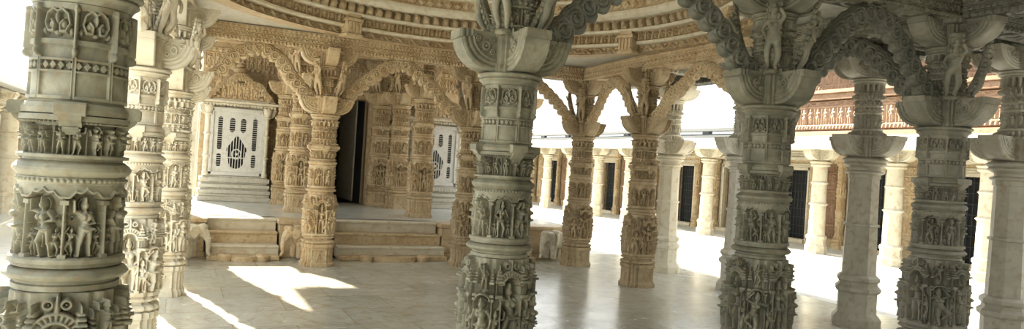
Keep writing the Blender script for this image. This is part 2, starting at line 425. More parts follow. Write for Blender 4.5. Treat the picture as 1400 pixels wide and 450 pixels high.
def carved_pillar_meshes(tagname, res, nx, seed, design):
    """dict part -> mesh. design 'near' or 'far' differ in the bands."""
    M = {}; per = 2*PI
    # plinth
    foot = rects_foot([(.262, .13), (.13, .262), (.225, .19), (.19, .225)], nx)
    rb = [block_cell(.30, .17, res, seed+i) for i in range(4)]
    A = np.concatenate([tile_cells([c]) for c in rb], 1); A = np.roll(fit(A, nx), nx//8, 1)*1.0
    pad = np.zeros((int(.05*res), nx)); 
    zs = np.linspace(0, .33, int(.33*res)); sc = np.interp(zs, [0, .05, .055, .075, .08, .27, .285, .33], [1.06, 1.06, 1.0, 1.0, .95, .95, 1.03, 1.03])
    R = foot[None, :]*sc[:, None]
    j0 = int(.09/.33*len(zs)); j1 = min(len(zs), j0+A.shape[0]); th = np.arange(nx)*2*PI/nx
    mask = (np.abs(((th+PI/4) % (PI/2))-PI/4) < .5)
    R[j0:j1] += A[:j1-j0]*mask[None, :]
    M['plinth'] = lathe_grid(tagname+' plinth', R, zs)
    # base mouldings
    f2 = rects_foot([(.262, .15), (.15, .262), (.225, .21), (.21, .225)], nx//3)
    f2 = f2/f2.mean()
    M['base_moulding'] = mould(tagname+' base moulding', curve_prof([(.235, .33, 'l'), (.26, .34, 'l'), (.265, .385, 'b'), (.235, .39, 'l'), (.225, .405, 'l'), (.255, .415, 'l'), (.258, .445, 'b'), (.24, .46, 'l')]), nx//3, f2)
    # deity stage
    H = .60; r = .228; W = per*r
    cells = []
    for i in range(4): cells += [deity_cell(W*.155, H, res, 'main', seed*7+i), deity_cell(W*.095, H, res, 'side', seed*11+i)]
    A = tile_cells(cells); shift = int(-.155/2*nx); A = np.roll(fit(A, nx), shift, 1)
    ft = rects_foot([(.235, .14), (.14, .235), (.205, .19), (.19, .205)], nx); k = 7
    ft = np.convolve(np.concatenate([ft[-k:], ft, ft[:k]]), np.ones(2*k+1)/(2*k+1), 'valid')
    M['deity_stage'] = relief_drum(tagname+' deity stage', .46, 1.06, 1., A, nx, ft, [(1.02, .46), (1.0, .6), (.97, 1.06)])
    M['torus_moulding'] = mould(tagname+' torus', curve_prof([(.20, 1.06, 'l'), (.222, 1.065, 'l'), (.222, 1.085, 'l'), (.212, 1.09, 'l'), (.212, 1.10, 'l'), (.24, 1.105, 'l'), (.24, 1.145, 'b'), (.215, 1.15, 'l'), (.228, 1.155, 'l'), (.226, 1.17, 'l')]), nx//3)
    # dancer drum, eight niches
    H = .33; r = .224; W = per*r/8
    cells = [niche_cell(W, H, res, seed+i, i % 2 == 1) for i in range(8)]
    M['dancer_drum'] = relief_drum(tagname+' dancer drum', 1.17, 1.50, r, tile_cells(cells), nx, None, [(.230, 1.17), (.222, 1.5)])
    M['shoulder_moulding'] = mould(tagname+' shoulder', curve_prof([(.216, 1.50, 'l'), (.222, 1.505, 'l'), (.216, 1.56, 'b'), (.205, 1.565, 'l'), (.205, 1.575, 'l')]), nx//3)
    # crowd frieze
    H = .165; r = .208; W = per*r/6
    M['figure_frieze'] = relief_drum(tagname+' frieze', 1.575, 1.74, r, tile_cells([frieze_cell(W, H, res, seed*3+i) for i in range(6)]), nx)
    M['ledge_moulding'] = mould(tagname+' ledge', curve_prof([(.205, 1.74, 'l'), (.226, 1.745, 'l'), (.228, 1.765, 'l'), (.214, 1.785, 'l'), (.20, 1.79, 'l'), (.196, 1.80, 'l')]), nx//3)
    # strap and garland band
    H = .37; r = .204; W = per*r/4
    bc = band_cell(W, H, res)
    M['garland_band'] = relief_drum(tagname+' garland band', 1.80, 2.17, r, np.tile(bc.a, (1, 4)), nx, None, [(.206, 1.80), (.201, 2.17)], 1.35)
    M['neck_ring'] = mould(tagname+' neck', curve_prof([(.19, 2.17, 'l'), (.205, 2.172, 'l'), (.218, 2.19, 'l'), (.228, 2.195, 'l'), (.228, 2.215, 'b'), (.238, 2.22, 'l'), (.245, 2.245, 'b'), (.22, 2.25, 'l')]), nx//3)
    # capital core
    cf = rects_foot([(.165, .12), (.12, .165), (.15, .15)], 192)
    M['capital_core'] = mould(tagname+' capital core', [(1.08, 2.25), (1.05, 2.29), (1.0, 2.30), (1.0, 2.47), (1.1, 2.475), (1.1, 2.50)], 192, cf)
    if design == 'far':
        rows = []
        for kk, hh, cnt in (('petal', .035, 24), ('lozenge', .04, 20), ('figures', .11, 12), ('scroll', .045, 8), ('dots', .02, 30), ('pendant', .06, 16), ('petal', .03, 24)):
            rows.append(fit(repeat(pattern_cell(per*r/cnt, hh, res, kk), cnt), nx))
        M['garland_band'] = relief_drum(tagname+' upper band', 1.80, 2.17, r, np.concatenate(rows, 0), nx, None, [(.206, 1.80), (.201, 2.17)])
    # dwarf shaft
    R_ = res*.8; n = max(96, int(nx*.6)); r = .165; rows = []
    for kk, hh, cnt in (('petal', .05, 24), ('figures', .13, 12), ('lozenge', .05, 20), ('scroll', .06, 8), ('petal', .045, 24), ('pendant', .075, 16)):
        c = pattern_cell(per*r/cnt, hh, R_, kk); rows.append(fit(repeat(c, cnt), n))
    A = np.concatenate(rows, 0)
    M['dwarf_shaft'] = relief_drum(tagname+' dwarf shaft', 2.50, 2.91, r, A, n, None, [(.20, 2.50), (.18, 2.55), (.165, 2.58), (.160, 2.91)])
    M['upper_ring'] = mould(tagname+' upper ring', curve_prof([(.155, 2.91, 'l'), (.175, 2.915, 'l'), (.185, 2.94, 'b'), (.195, 2.945, 'l'), (.20, 2.965, 'b'), (.19, 2.97, 'l')]), 96)
    M['upper_core'] = mould(tagname+' upper core', [(.95, 2.97), (.95, 3.16), (1.35, 3.165), (1.35, 3.20)], 192, cf)
    return M
def bracket_mesh(name, res=300, L=.325, Hh=.25, wd=.21):
    """volute bracket springing from x=0 outwards (local x), top at z=0, hanging to -Hh; carved both cheeks"""
    nph = int(.45*res)+1; nr = int(.30*res)+1
    ph = np.linspace(0, PI/2, nph); rho = np.linspace(0, 1, nr)
    # outline: vertical lip then quarter curve
    ox = []; oz = []
    for p in ph:
        q = p/(PI/2)
        if q < .16: x, z = L, -q/.16*.055
        elif q < .22: x, z = L-.02*(q-.16)/.06, -.055
        else:
            a = (q-.22)/.78*PI/2; x = (L-.02)*math.cos(a)**.85 if math.cos(a) > 0 else 0; z = -.055-(Hh-.055)*math.sin(a)**1.15
        ox.append(max(x, .0)); oz.append(z)
    ox = np.array(ox); oz = np.array(oz)
    P, Rr = np.meshgrid(ph, rho, indexing='ij')
    X = ox[:, None]*rho[None, :]; Z = oz[:, None]*rho[None, :]
    h = np.zeros_like(X)
    for c, w_, d_ in ((.93, .055, .012), (.80, .045, .010), (.69, .035, .010)):
        q = 1-((Rr-c)/w_)**2; h = np.maximum(h, np.where(q > 0, d_*np.sqrt(np.maximum(q, 0)), 0))
    # leaf/volute field inside
    h = np.where(Rr < .62, h-.008, h)
    for (x, z, r) in ((.10, -.09, .040), (.16, -.05, .026), (.055, -.05, .024), (.05, -.125, .024), (.13, -.13, .018), (.19, -.03, .016)):
        d = np.hypot(X-x*L/.3, Z-z*Hh/.25); q = 1-((d-r*.65)/(r*.28))**2; h = np.maximum(h, np.where(q > 0, .010*np.sqrt(np.maximum(q, 0))-.003, -1)); q2 = 1-(d/(r*.3))**2
        h = np.maximum(h, np.where(q2 > 0, .012*np.sqrt(np.maximum(q2, 0))-.003, -1))
    h = np.where(Rr > .985, h*0, h)
    V1 = np.stack([X, wd/2+h-.006, Z], -1).reshape(-1, 3); V2 = np.stack([X, -(wd/2+h-.006), Z], -1).reshape(-1, 3)
    F = grid_faces(nph, nr, False); n = len(V1)
    F2 = F[:, ::-1]+n
    # rims
    o = np.arange(nph)*nr+nr-1; rim = np.stack([o[:-1], o[1:], o[1:]+n, o[:-1]+n], -1)
    t = np.arange(nr); top = np.stack([t[:-1], t[1:], t[1:]+n, t[:-1]+n], -1)
    bk = (nph-1)*nr+t; back = np.stack([bk[1:], bk[:-1], bk[:-1]+n, bk[1:]+n], -1)
    me = np_mesh(name, np.vstack([V1, V2]), np.vstack([F, F2, rim, top, back]), None, True, 50)
    bm = bmesh.new(); bm.from_mesh(me); bmesh.ops.recalc_face_normals(bm, faces=bm.faces); bm.to_mesh(me); bm.free()
    return me
BR_HI = bracket_mesh('volute bracket', 420); BR_LO = bracket_mesh('volute bracket far', 160)
def ledge_block_mesh():
    m = MB()
    m.prism([(.17, 0), (.262, 0), (.272, .012), (.272, .05), (.262, .06), (.17, .06)], -.075, .075)
    m.prism([(.17, -.05), (.215, -.05), (.225, -.035), (.245, -.02), (.255, 0), (.17, 0)], -.055, .055)
    m.prism([(.17, -.085), (.2, -.085), (.215, -.06), (.22, -.05), (.17, -.05)], -.04, .04)
    return m.mesh('ledge block')
LEDGE = ledge_block_mesh()
def skin_mesh(name, verts, edges, radii, sub=2, flat=None):
    me = bpy.data.meshes.new('tmp'); me.from_pydata(verts, edges, [])
    o = bpy.data.objects.new('tmp', me); C.objects.link(o)
    md = o.modifiers.new('s', 'SKIN'); md.use_smooth_shade = True
    for i, r in enumerate(radii): me.skin_vertices[0].data[i].radius = (r, r) if not isinstance(r, tuple) else r
    me.skin_vertices[0].data[0].use_root = True
    s = o.modifiers.new('u', 'SUBSURF'); s.levels = sub; s.render_levels = sub
    dg = bpy.context.evaluated_depsgraph_get(); dg.update()
    out = bpy.data.meshes.new_from_object(o.evaluated_get(dg)); out.name = name
    bpy.data.objects.remove(o); bpy.data.meshes.remove(me)
    out.polygons.foreach_set('use_smooth', np.full(len(out.polygons), True))
    return out
def bm_add_ball(bm, c, r, seg=14):
    M = Matrix.Translation(c) @ Matrix.Diagonal((*r, 1)); bmesh.ops.create_uvsphere(bm, u_segments=seg, v_segments=seg//2+2, radius=1, matrix=M)
def statue_mesh():
    """dancing bracket figure, .52 m tall, in the XZ plane, facing -Y, leaning towards +X at the top"""
    v = [(0, 0, .27), (.02, -.01, .33), (0, 0, .385), (0, 0, .42), (0, 0, .455), (0, 0, .49),   # pelvis..head
         (-.035, 0, .25), (-.05, -.03, .15), (-.035, .0, .03), (-.045, -.03, .015),
         (.035, 0, .25), (.06, -.03, .14), (.03, .0, .03), (.045, -.03, .015),
         (-.06, 0, .40), (-.10, -.02, .34), (-.06, -.06, .29),
         (.06, 0, .40), (.10, -.02, .45), (.05, -.03, .52)]
    e = [(0, 1), (1, 2), (2, 3), (3, 4), (4, 5), (0, 6), (6, 7), (7, 8), (8, 9), (0, 10), (10, 11), (11, 12), (12, 13), (2, 14), (14, 15), (15, 16), (2, 17), (17, 18), (18, 19)]
    r = [q*1.3 for q in (.045, .030, .042, .018, .028, .02, .033, .024, .016, .014, .033, .024, .016, .014, .018, .014, .012, .018, .014, .012)]
    me = skin_mesh('bracket dancer', v, e, r)
    bm = bmesh.new(); bm.from_mesh(me)
    bm_add_ball(bm, (0, .01, .50), (.036, .036, .03)); bm_add_ball(bm, (0, .01, .53), (.022, .022, .03)); bm_add_ball(bm, (0, .005, .468), (.030, .032, .036))
    bm_add_ball(bm, (-.02, -.03, .385), (.02, .02, .02)); bm_add_ball(bm, (.02, -.03, .385), (.02, .02, .02)); bm_add_ball(bm, (0, -.034, .465), (.007, .008, .01))
    bmesh.ops.create_cone(bm, cap_ends=True, segments=16, radius1=.075, radius2=.06, depth=.03, matrix=Matrix.Translation((0, 0, -.0)))
    # curved back slab with beaded edge
    for k in range(14):
        z = -.015+k*.046; y = .055-.03*math.sin(k/13*PI)
        bmesh.ops.create_cube(bm, size=1, matrix=Matrix.Translation((0, y, z)) @ Matrix.Diagonal((.12, .035, .048, 1)))
        for sx in (-1, 1): bm_add_ball(bm, (sx*.062, y-.012, z), (.014, .016, .020), 8)
        if k in (3, 7, 10):
            for sx in (-1, 1): bm_add_ball(bm, (sx*.04, y-.03, z), (.02, .018, .03), 8)
    for f in bm.faces: f.smooth = True
    bm.to_mesh(me); bm.free(); return me
STATUE = statue_mesh()
def make_carved(name, label, res, nx, seed, M=None, brackets=BR_HI, mat=GREY, cat='pillar', design='near'):
    M = M or carved_pillar_meshes(name, res, nx, seed, design)
    t = empty(name, (0, 0, 0)); t['kind'] = 'thing'
    for k in ('plinth', 'base_moulding', 'deity_stage', 'torus_moulding', 'dancer_drum', 'shoulder_moulding', 'figure_frieze', 'ledge_moulding', 'garland_band', 'neck_ring', 'capital_core', 'dwarf_shaft', 'upper_ring', 'upper_core'):
        link(k, M[k], mat, t)
    for q in range(4):
        o = link('ledge_block', LEDGE, mat, t); o.scale = (1, .82, .85); o.location = (0, 0, 1.738); o.rotation_euler = (0, 0, q*PI/2)
        o = link('volute_bracket', brackets, mat, t); o.location = (.145*math.cos(q*PI/2), .145*math.sin(q*PI/2), 2.50); o.rotation_euler = (0, 0, q*PI/2)
        o = link('upper_bracket', brackets, mat, t); o.location = (.14*math.cos(q*PI/2), .14*math.sin(q*PI/2), 3.20); o.rotation_euler = (0, 0, q*PI/2); o.scale = (1.1, .9, .92)
    for q in (1, 3, 5, 7):
        a = q*PI/4
        o = link('bracket_statue', STATUE, mat, t); o.location = (.205*math.cos(a), .205*math.sin(a), 2.515); o.rotation_euler = (math.radians(20), 0, a+PI/2); o.scale = (.92,)*3
    return t
def octo(prof, name):
    return mould(name, prof, 8, np.ones(8), 25)
def plain_pillar_meshes():
    """octagonal undecorated pillar with stepped base"""
    M = {}
    rot = PI/8
    def rotz(me):
        me.transform(Matrix.Rotation(rot, 4, 'Z')); return me
    M['base'] = rotz(octo([(.285, 0), (.285, .10), (.265, .13), (.235, .16), (.228, .18), (.228, .40), (.265, .43), (.268, .47), (.23, .50), (.222, .53), (.25, .555), (.25, .59), (.215, .62)], 'plain base'))
    h = [(.200, .62), (.196, 1.25)]
    M['shaft'] = rotz(octo([(.200, .62), (.186, 1.30), (.186, 1.301), (.205, 1.31), (.205, 1.34), (.182, 1.35), (.176, 1.98), (.19, 1.99), (.19, 2.04)], 'plain shaft'))
    M['neck_ring'] = mould('plain neck', curve_prof([(.18, 2.04, 'l'), (.205, 2.05, 'l'), (.205, 2.08, 'b'), (.175, 2.09, 'l'), (.175, 2.12, 'l'), (.215, 2.14, 'l'), (.225, 2.18, 'b'), (.24, 2.19, 'l'), (.24, 2.23, 'b'), (.20, 2.25, 'l')]), 64)
    return M
LOW = .22
def make_plain(name, mat, tall=True):
    M = PLAINM
    t = empty(name, (0, 0, 0)); t['kind'] = 'thing'
    link('base', M['base'], mat, t)
    o = link('shaft', M['shaft'], mat, t); q = (2.04-LOW-.62)/(2.04-.62); o.scale = (1, 1, q); o.location = (0, 0, .62*(1-q))
    for k, me in (('neck_ring', M['neck_ring']), ('capital_core', FARM['capital_core'])):
        o = link(k, me, mat, t); o.location = (0, 0, -LOW)
    if tall:
        q = (.41+LOW)/.41; o = link('dwarf_shaft', FARM['dwarf_shaft'], mat, t); o.scale = (.9, .9, q); o.location = (0, 0, 2.91*(1-q))
        for k in ('upper_ring', 'upper_core'): link(k, FARM[k], mat, t)
    for q in range(4):
        o = link('volute_bracket', BR_LO, mat, t); o.location = (.145*math.cos(q*PI/2), .145*math.sin(q*PI/2), 2.50-LOW); o.rotation_euler = (0, 0, q*PI/2)
        if tall:
            o = link('upper_bracket', BR_LO, mat, t); o.location = (.14*math.cos(q*PI/2), .14*math.sin(q*PI/2), 3.20); o.rotation_euler = (0, 0, q*PI/2); o.scale = (1.1, .9, .92)
    return t
def place(o, x, y, z=0., rz=0.):
    o.location = (x, y, z); o.rotation_euler = (0, 0, rz); return o
# ------------------------------------------------------------------ hall pillars
NEARM = carved_pillar_meshes('near', 500, 720, 1, 'near')
FARM = carved_pillar_meshes('far', 250, 360, 4, 'far')
PLAINM = plain_pillar_meshes()
near0 = make_carved('carved_pillar', '', 500, 720, 1, NEARM, BR_HI, GREY)
far0 = make_carved('carved_pillar', '', 250, 360, 4, FARM, BR_LO, HONEY)
U = [-.2, 1.97, 4.22, 6.33]; Vv = [4.4, 6.6, 9.0, 11.12]
G1 = 'carved pillars ringing the domed hall'
hall = [
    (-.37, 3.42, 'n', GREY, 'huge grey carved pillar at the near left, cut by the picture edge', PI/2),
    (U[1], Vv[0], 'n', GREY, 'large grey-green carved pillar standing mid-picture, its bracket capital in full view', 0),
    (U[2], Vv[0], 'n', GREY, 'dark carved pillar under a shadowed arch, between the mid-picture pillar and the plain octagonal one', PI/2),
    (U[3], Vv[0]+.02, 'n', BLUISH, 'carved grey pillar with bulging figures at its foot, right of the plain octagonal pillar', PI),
    (-.28, 6.55, 'n', CREAM, 'sunlit cream carved pillar directly behind the huge near left pillar', PI),
    (-.06, 8.95, 'f', CREAM, 'pale carved pillar with a square stepped foot, second behind the huge near left pillar', 0),
    (.0, Vv[3], 'f', CREAM, 'far corner carved pillar beside the left elephant and the narrow steps', PI/2),
    (U[1]+.03, Vv[3], 'f', HONEY, 'honey coloured carved pillar standing between the two flights of steps', 0),
    (U[2]+.15, Vv[3], 'f', OCHRE, 'honey carved pillar mostly hidden behind the large mid-picture pillar', PI),
    (U[3]+.12, Vv[3], 'f', OCHRE, 'honey carved pillar right of the platform end, first right of the mid-picture pillar', PI/2),
    (U[3], Vv[2]+.08, 'f', OCHRE, 'brown-gold carved pillar with a square foot, second right of the mid-picture pillar', 0),
    (U[3], Vv[1], 'f', GREY, 'carved pillar hidden behind the dark pillar under the shadowed arch', PI/2),
]
usedn = usedf = False
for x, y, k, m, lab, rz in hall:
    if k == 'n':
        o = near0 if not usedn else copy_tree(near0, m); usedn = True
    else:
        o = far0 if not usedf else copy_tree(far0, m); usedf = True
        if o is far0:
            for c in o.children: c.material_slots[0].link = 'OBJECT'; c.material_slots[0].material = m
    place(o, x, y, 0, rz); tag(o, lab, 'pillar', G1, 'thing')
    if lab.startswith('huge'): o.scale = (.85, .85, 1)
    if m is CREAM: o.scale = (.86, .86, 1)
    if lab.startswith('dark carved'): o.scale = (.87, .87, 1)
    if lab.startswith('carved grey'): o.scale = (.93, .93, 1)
# outer row of plain octagonal pillars
plain0 = make_plain('octagonal_pillar', PALE)
G2 = 'plain octagonal pillars of the outer aisle'
outer = [(7.55, 6.24, STONE, 'plain grey octagonal pillar with stepped base, standing alone left of the bulging-footed carved pillar'),
         (7.75, 8.57, PALE, 'pale plain octagonal pillar peeping out behind the dark carved pillar'),
         (7.80, 10.40, CREAM, 'sunlit plain octagonal pillar just behind the brown-gold carved pillar'),
         (7.78, 1.62, PALE, 'plain octagonal pillar of the near aisle, outside the right of the picture'),
         (7.95, 4.75, STONE, 'plain grey pillar cut by the right edge of the picture')]
for i, (x, y, m, lab) in enumerate(outer):
    o = plain0 if i == 0 else copy_tree(plain0, m)
    if i == 0:
        for c in o.children: c.material_slots[0].link = 'OBJECT'; c.material_slots[0].material = m
    place(o, x, y); tag(o, lab, 'pillar', G2, 'thing')
# ------------------------------------------------------------------ beams
def u_strip_mesh(name, L, z0, z1, w, kinds, res=160):
    """carved beam along local x from 0..L: cheeks carved with rows, soffit with a row"""
    rowsH = []; hh = (z1-z0)
    tot = sum(k[1] for k in kinds)
    A = []
    nx = int(L*res)
    for kk, f in kinds:
        ch = hh*f/tot; n = max(1, int(round(L/max(.05, ch*1.1)))); c = pattern_cell(L/n, ch, res, kk); A.append(np.tile(c.a, (1, n))[:, :nx] if c.nx*n >= nx else fit(np.tile(c.a, (1, n)), nx))
    cheek = np.concatenate(A, 0); nc = cheek.shape[0]
    n = max(1, int(round(L/(w*1.1)))); s = pattern_cell(L/n, w, res, 'disc'); sof = fit(np.tile(s.a, (1, n)), nx); ns = sof.shape[0]
    xs = np.linspace(0, L, nx)
    P = []
    zc = np.linspace(z1, z0, nc)
    for j in range(nc): P.append(np.stack([xs, -w/2-cheek[nc-1-j], np.full(nx, zc[j])], -1))
    yc = np.linspace(-w/2, w/2, ns)
    for j in range(ns): P.append(np.stack([xs, np.full(nx, yc[j]), z0-sof[j]], -1))
    for j in range(nc): P.append(np.stack([xs, w/2+cheek[j], np.full(nx, zc[nc-1-j])], -1))
    P.append(np.stack([xs, np.full(nx, -w/2), np.full(nx, z1)], -1))
    V = np.array(P); ny = V.shape[0]
    F = grid_faces(ny, nx, False)
    a = np.arange(ny)*nx; V = np.vstack([V.reshape(-1, 3), [[0, 0, (z0+z1)/2], [L, 0, (z0+z1)/2]]]); j = np.r_[a[1:], a[:1]]; nb = len(V)-2
    F3 = np.vstack([np.stack([a, j, np.full(ny, nb)], -1), np.stack([j+nx-1, a+nx-1, np.full(ny, nb+1)], -1)])
    me = np_mesh(name, V, F[:, ::-1], F3, True, 60)
    return me
BEAMS = {}
def beam(p0, p1, z0, z1, w, mat, label, kinds=(('petal', .6), ('scroll', 1), ('dots', .35), ('lozenge', .8)), res=160, name='carved_beam', group='carved stone beams over the hall pillars'):
    L = round(math.dist(p0, p1), 3); key = (L, z0, z1, w, kinds)
    if key not in BEAMS: BEAMS[key] = u_strip_mesh('beam', L, z0, z1, w, kinds, res)
    o = link(name, BEAMS[key], mat); o.location = (p0[0], p0[1], 0); o.rotation_euler = (0, 0, math.atan2(p1[1]-p0[1], p1[0]-p0[0]))
    tag(o, label, 'beam', group, 'thing'); return o
# ------------------------------------------------------------------ festoon arches
def torana_mesh(name, L, zf=2.50, zp=3.16, w=.17, th=.10, res=260, gap=.19):
    # path from the foot beside one shaft to the peak, mirrored
    h = L/2
    half = [(gap, zf), (gap+.10, zf+.035), (gap+.20, zf+.13), (gap+.36, zf+.30), (h-.36, zp-.20), (h-.20, zp-.085), (h-.08, zp-.03), (h, zp-.015)]
    pts = half+[(L-x, z) for x, z in half[::-1][1:]]
    P = np.array(pts); d = np.r_[0, np.cumsum(np.hypot(*np.diff(P, axis=0).T))]; S = d[-1]
    n = int(S*res); s = np.linspace(0, S, n); X = np.interp(s, d, P[:, 0]); Z = np.interp(s, d, P[:, 1])
    k = int(.07*res); ker = np.ones(2*k+1)/(2*k+1)
    Xs = np.convolve(np.pad(X, k, mode='edge'), ker, 'valid'); Zs = np.convolve(np.pad(Z, k, mode='edge'), ker, 'valid')
    tx = np.gradient(Xs); tz = np.gradient(Zs); l = np.hypot(tx, tz); nxn, nzn = -tz/l, tx/l
    nt = int(w*1.5*res); t = np.linspace(-1, 1, nt)
    cn = int(round(S/.125)); ph = s/S*cn*PI
    lo = w*.5+.040*np.abs(np.sin(ph)); hi = w*.5+.016*np.abs(np.sin(ph))
    off = np.where(t[:, None] < 0, t[:, None]*lo[None, :], t[:, None]*hi[None, :])
    cell = HF(S/cn, w*1.3, res); W, H = cell.W, cell.H; cell.a[:] = -.014
    cell.ring(W/2, H*.48, H*.22, H*.05, .022, -.008); figure(cell, W/2, H*.28, H*.42, 1, .026, -.012, False, 1.4, False)
    cell.box(0, H*.80, W, H*.86, .006); cell.box(0, H*.14, W, H*.19, .004)
    cell.ell(W/2, H*.06, W*.34, H*.10, .03, -.014)
    for q in (0, .25, .5, .75, 1.): cell.ell(W*q, H*.94, W*.12, H*.06, .022, -.012)
    cell.cap(0, H*.2, 0, H*.78, .012, .012, .024, -.012); cell.cap(W, H*.2, W, H*.78, .012, .012, .024, -.012)
    R = fit(np.tile(cell.a, (1, cn)), n); ji = np.linspace(0, R.shape[0]-1, nt).astype(int); R = R[ji]
    edge = 1-np.abs(t[:, None])**6
    Y = (th/2+R)*np.maximum(edge, .12)
    GX = Xs[None, :]+nxn[None, :]*off; GZ = Zs[None, :]+nzn[None, :]*off
    V1 = np.stack([GX, -Y, GZ], -1); V2 = np.stack([GX, Y, GZ], -1)
    ring = np.concatenate([V1, V2[::-1]], 0)       # rows around the section
    ny = ring.shape[0]; V = ring.reshape(-1, 3); F = grid_faces(ny, n, False)
    i = np.arange(n-1); a = (ny-1)*n+i; cl = np.stack([a, a+1, i+1, i], -1)
    # end caps
    j = np.arange(nt-1); caps = []
    for col in (0, n-1):
        A = j*n+col; B = (j+1)*n+col; C2 = (ny-2-j)*n+col; D = (ny-1-j)*n+col; caps.append(np.stack([A, B, C2, D], -1))
    me = np_mesh(name, V, np.vstack([F, cl]+caps), None, True)
    bm = bmesh.new(); bm.from_mesh(me); bmesh.ops.recalc_face_normals(bm, faces=bm.faces); bm.to_mesh(me); bm.free()
    return me
TOR = {}
def torana(p0, p1, mat, label, res=200, dz=0.):
    L = round(math.dist(p0, p1), 2)
    if (L, res) not in TOR: TOR[(L, res)] = torana_mesh('festoon', L, res=res)
    o = link('festoon_arch', TOR[(L, res)], mat); o.location = (p0[0], p0[1], dz); o.rotation_euler = (0, 0, math.atan2(p1[1]-p0[1], p1[0]-p0[0]))
    tag(o, label, 'arch', 'cusped festoon arches between the hall pillars'); return o
A_, B_, C_, D_ = (-.2, Vv[0]), (U[1], Vv[0]), (U[2], Vv[0]), (U[3], Vv[0])
near_row = [(-.37, 3.42), B_, C_, D_]
far_row = [(.0, Vv[3]), (U[1]+.03, Vv[3]), (U[2], Vv[3]), (U[3]+.12, Vv[3])]
left_row = [(-.37, 3.42), (-.28, 6.55), (-.06, 8.95), (.0, Vv[3])]
right_row = [(U[3], Vv[0]), (U[3], Vv[1]), (U[3], Vv[2]+.08), (U[3]+.12, Vv[3])]
nm = {'n': ['near left pillar to the mid-picture pillar', 'mid-picture pillar to the dark pillar right of it', 'dark pillar and the bulging-footed pillar at the right'],
      'f': ['far left corner pillar and the pillar between the steps', 'pillar between the steps and the far one right of it', 'hidden far pillar and the first one right of the mid-picture pillar'],
      'l': ['huge near left pillar and the cream one behind it', 'two pale pillars behind the huge near left one', 'pale left pillars nearest the elephant'],
      'r': ['right side, just behind the bulging-footed pillar', 'brown-gold pillar and the one before it', 'first and second pillars right of the mid-picture pillar']}
for row, key, mats in ((near_row, 'n', (GREY, GREY, GREY)), (far_row, 'f', (HONEY, HONEY, HONEY)), (left_row, 'l', (CREAM, CREAM, CREAM)), (right_row, 'r', (GREY, HONEY, HONEY))):
    for i in range(3):
        a, b = row[i], row[i+1]
        t0 = (.17 if key == 'r' else .4) if key in 'lr' and i == 0 else 0.; t1 = .17 if key in 'lr' and i == 2 else 0.; ln = math.dist(a, b); dx, dy = (b[0]-a[0])/ln, (b[1]-a[1])/ln
        beam((a[0]+dx*t0, a[1]+dy*t0), (b[0]-dx*t1, b[1]-dy*t1), 3.20, 3.42, .30, mats[i], 'carved stone beam spanning '+nm[key][i])
        if not (key == 'n' and i == 0):
            torana(a, b, SHADE_STONE if key == 'n' or (key == 'r' and i == 0) else mats[i], 'cusped festoon arch spanning '+nm[key][i])
# aisle beams beyond the square
def sbeam(a, b, z0, z1, w, m, label): return beam(a, b, z0, z1, w, m, label, (('petal', .5), ('dots', .3), ('scroll', 1)), 120, 'aisle_beam', 'beams of the outer aisles')
sbeam((D_[0]+.17, D_[1]), (7.64, 4.40), 3.20, 3.42, .26, SHADE_STONE, 'dark aisle beam running right from the bulging-footed pillar')
sbeam((U[3]+.17, Vv[1]), (7.64, 6.35), 3.20, 3.42, .26, SHADE_STONE, 'aisle beam running over to the plain grey octagonal pillar')
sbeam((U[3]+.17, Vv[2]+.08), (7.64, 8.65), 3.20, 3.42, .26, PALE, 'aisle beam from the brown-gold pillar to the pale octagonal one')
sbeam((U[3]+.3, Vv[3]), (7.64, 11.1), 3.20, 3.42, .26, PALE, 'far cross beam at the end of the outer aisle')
sbeam((7.78, 2.2), (7.78, 11.2), 3.20, 3.42, .26, SHADE_STONE, 'long beam over the row of plain octagonal pillars')
sbeam((U[3], 4.23), (U[3], 1.75), 3.20, 3.42, .26, SHADE_STONE, 'beam coming forward overhead from the bulging-footed pillar')
sbeam((U[2], 4.23), (U[2], 1.75), 3.20, 3.42, .26, SHADE_STONE, 'beam coming forward overhead from the dark pillar')
sbeam((U[1], 4.05), (U[1], 1.75), 3.20, 3.42, .26, SHADE_STONE, 'beam coming forward overhead from the mid-picture pillar')
sbeam((-.6, 1.6), (8.2, 1.6), 3.20, 3.42, .26, SHADE_STONE, 'front cross beam overhead of the near aisle')
# ------------------------------------------------------------------ ceiling slabs and dome rings
DC = (3.08, 7.76)
def ceiling():
    m = bmesh.new()
    # slab with a round hole
    n = 96; R = 3.12
    ring = [(DC[0]+R*math.cos(2*PI*i/n), DC[1]+R*math.sin(2*PI*i/n)) for i in range(n)]
    x0, x1, y0, y1 = -.42, 8.15, 1.4, 11.2
    outer = []
    for i in range(n):
        a = 2*PI*i/n; dx, dy = math.cos(a), math.sin(a); t = 1e9
        if dx > 1e-6: t = min(t, (x1-DC[0])/dx)
        if dx < -1e-6: t = min(t, (x0-DC[0])/dx)
        if dy > 1e-6: t = min(t, (y1-DC[1])/dy)
        if dy < -1e-6: t = min(t, (y0-DC[1])/dy)
        outer.append((DC[0]+dx*t, DC[1]+dy*t))
    # snap nearest to corners
    for cx, cy in ((x0, y0), (x1, y0), (x1, y1), (x0, y1)):
        k = min(range(n), key=lambda i: (outer[i][0]-cx)**2+(outer[i][1]-cy)**2); outer[k] = (cx, cy)
    z0, z1 = 3.435, 3.62
    vs = [[m.verts.new((*p, z)) for p in L] for L, z in ((ring, z0), (outer, z0), (outer, z1), (ring, z1))]
    for i in range(n):
        j = (i+1) % n
        for a, b in ((0, 1), (1, 2), (2, 3), (3, 0)): m.faces.new((vs[a][i], vs[b][i], vs[b][j], vs[a][j]))
    bmesh.ops.recalc_face_normals(m, faces=m.faces)
    me = bpy.data.meshes.new('ceiling'); m.to_mesh(me); m.free()
    return me
struct(link('ceiling', ceiling(), PALE))
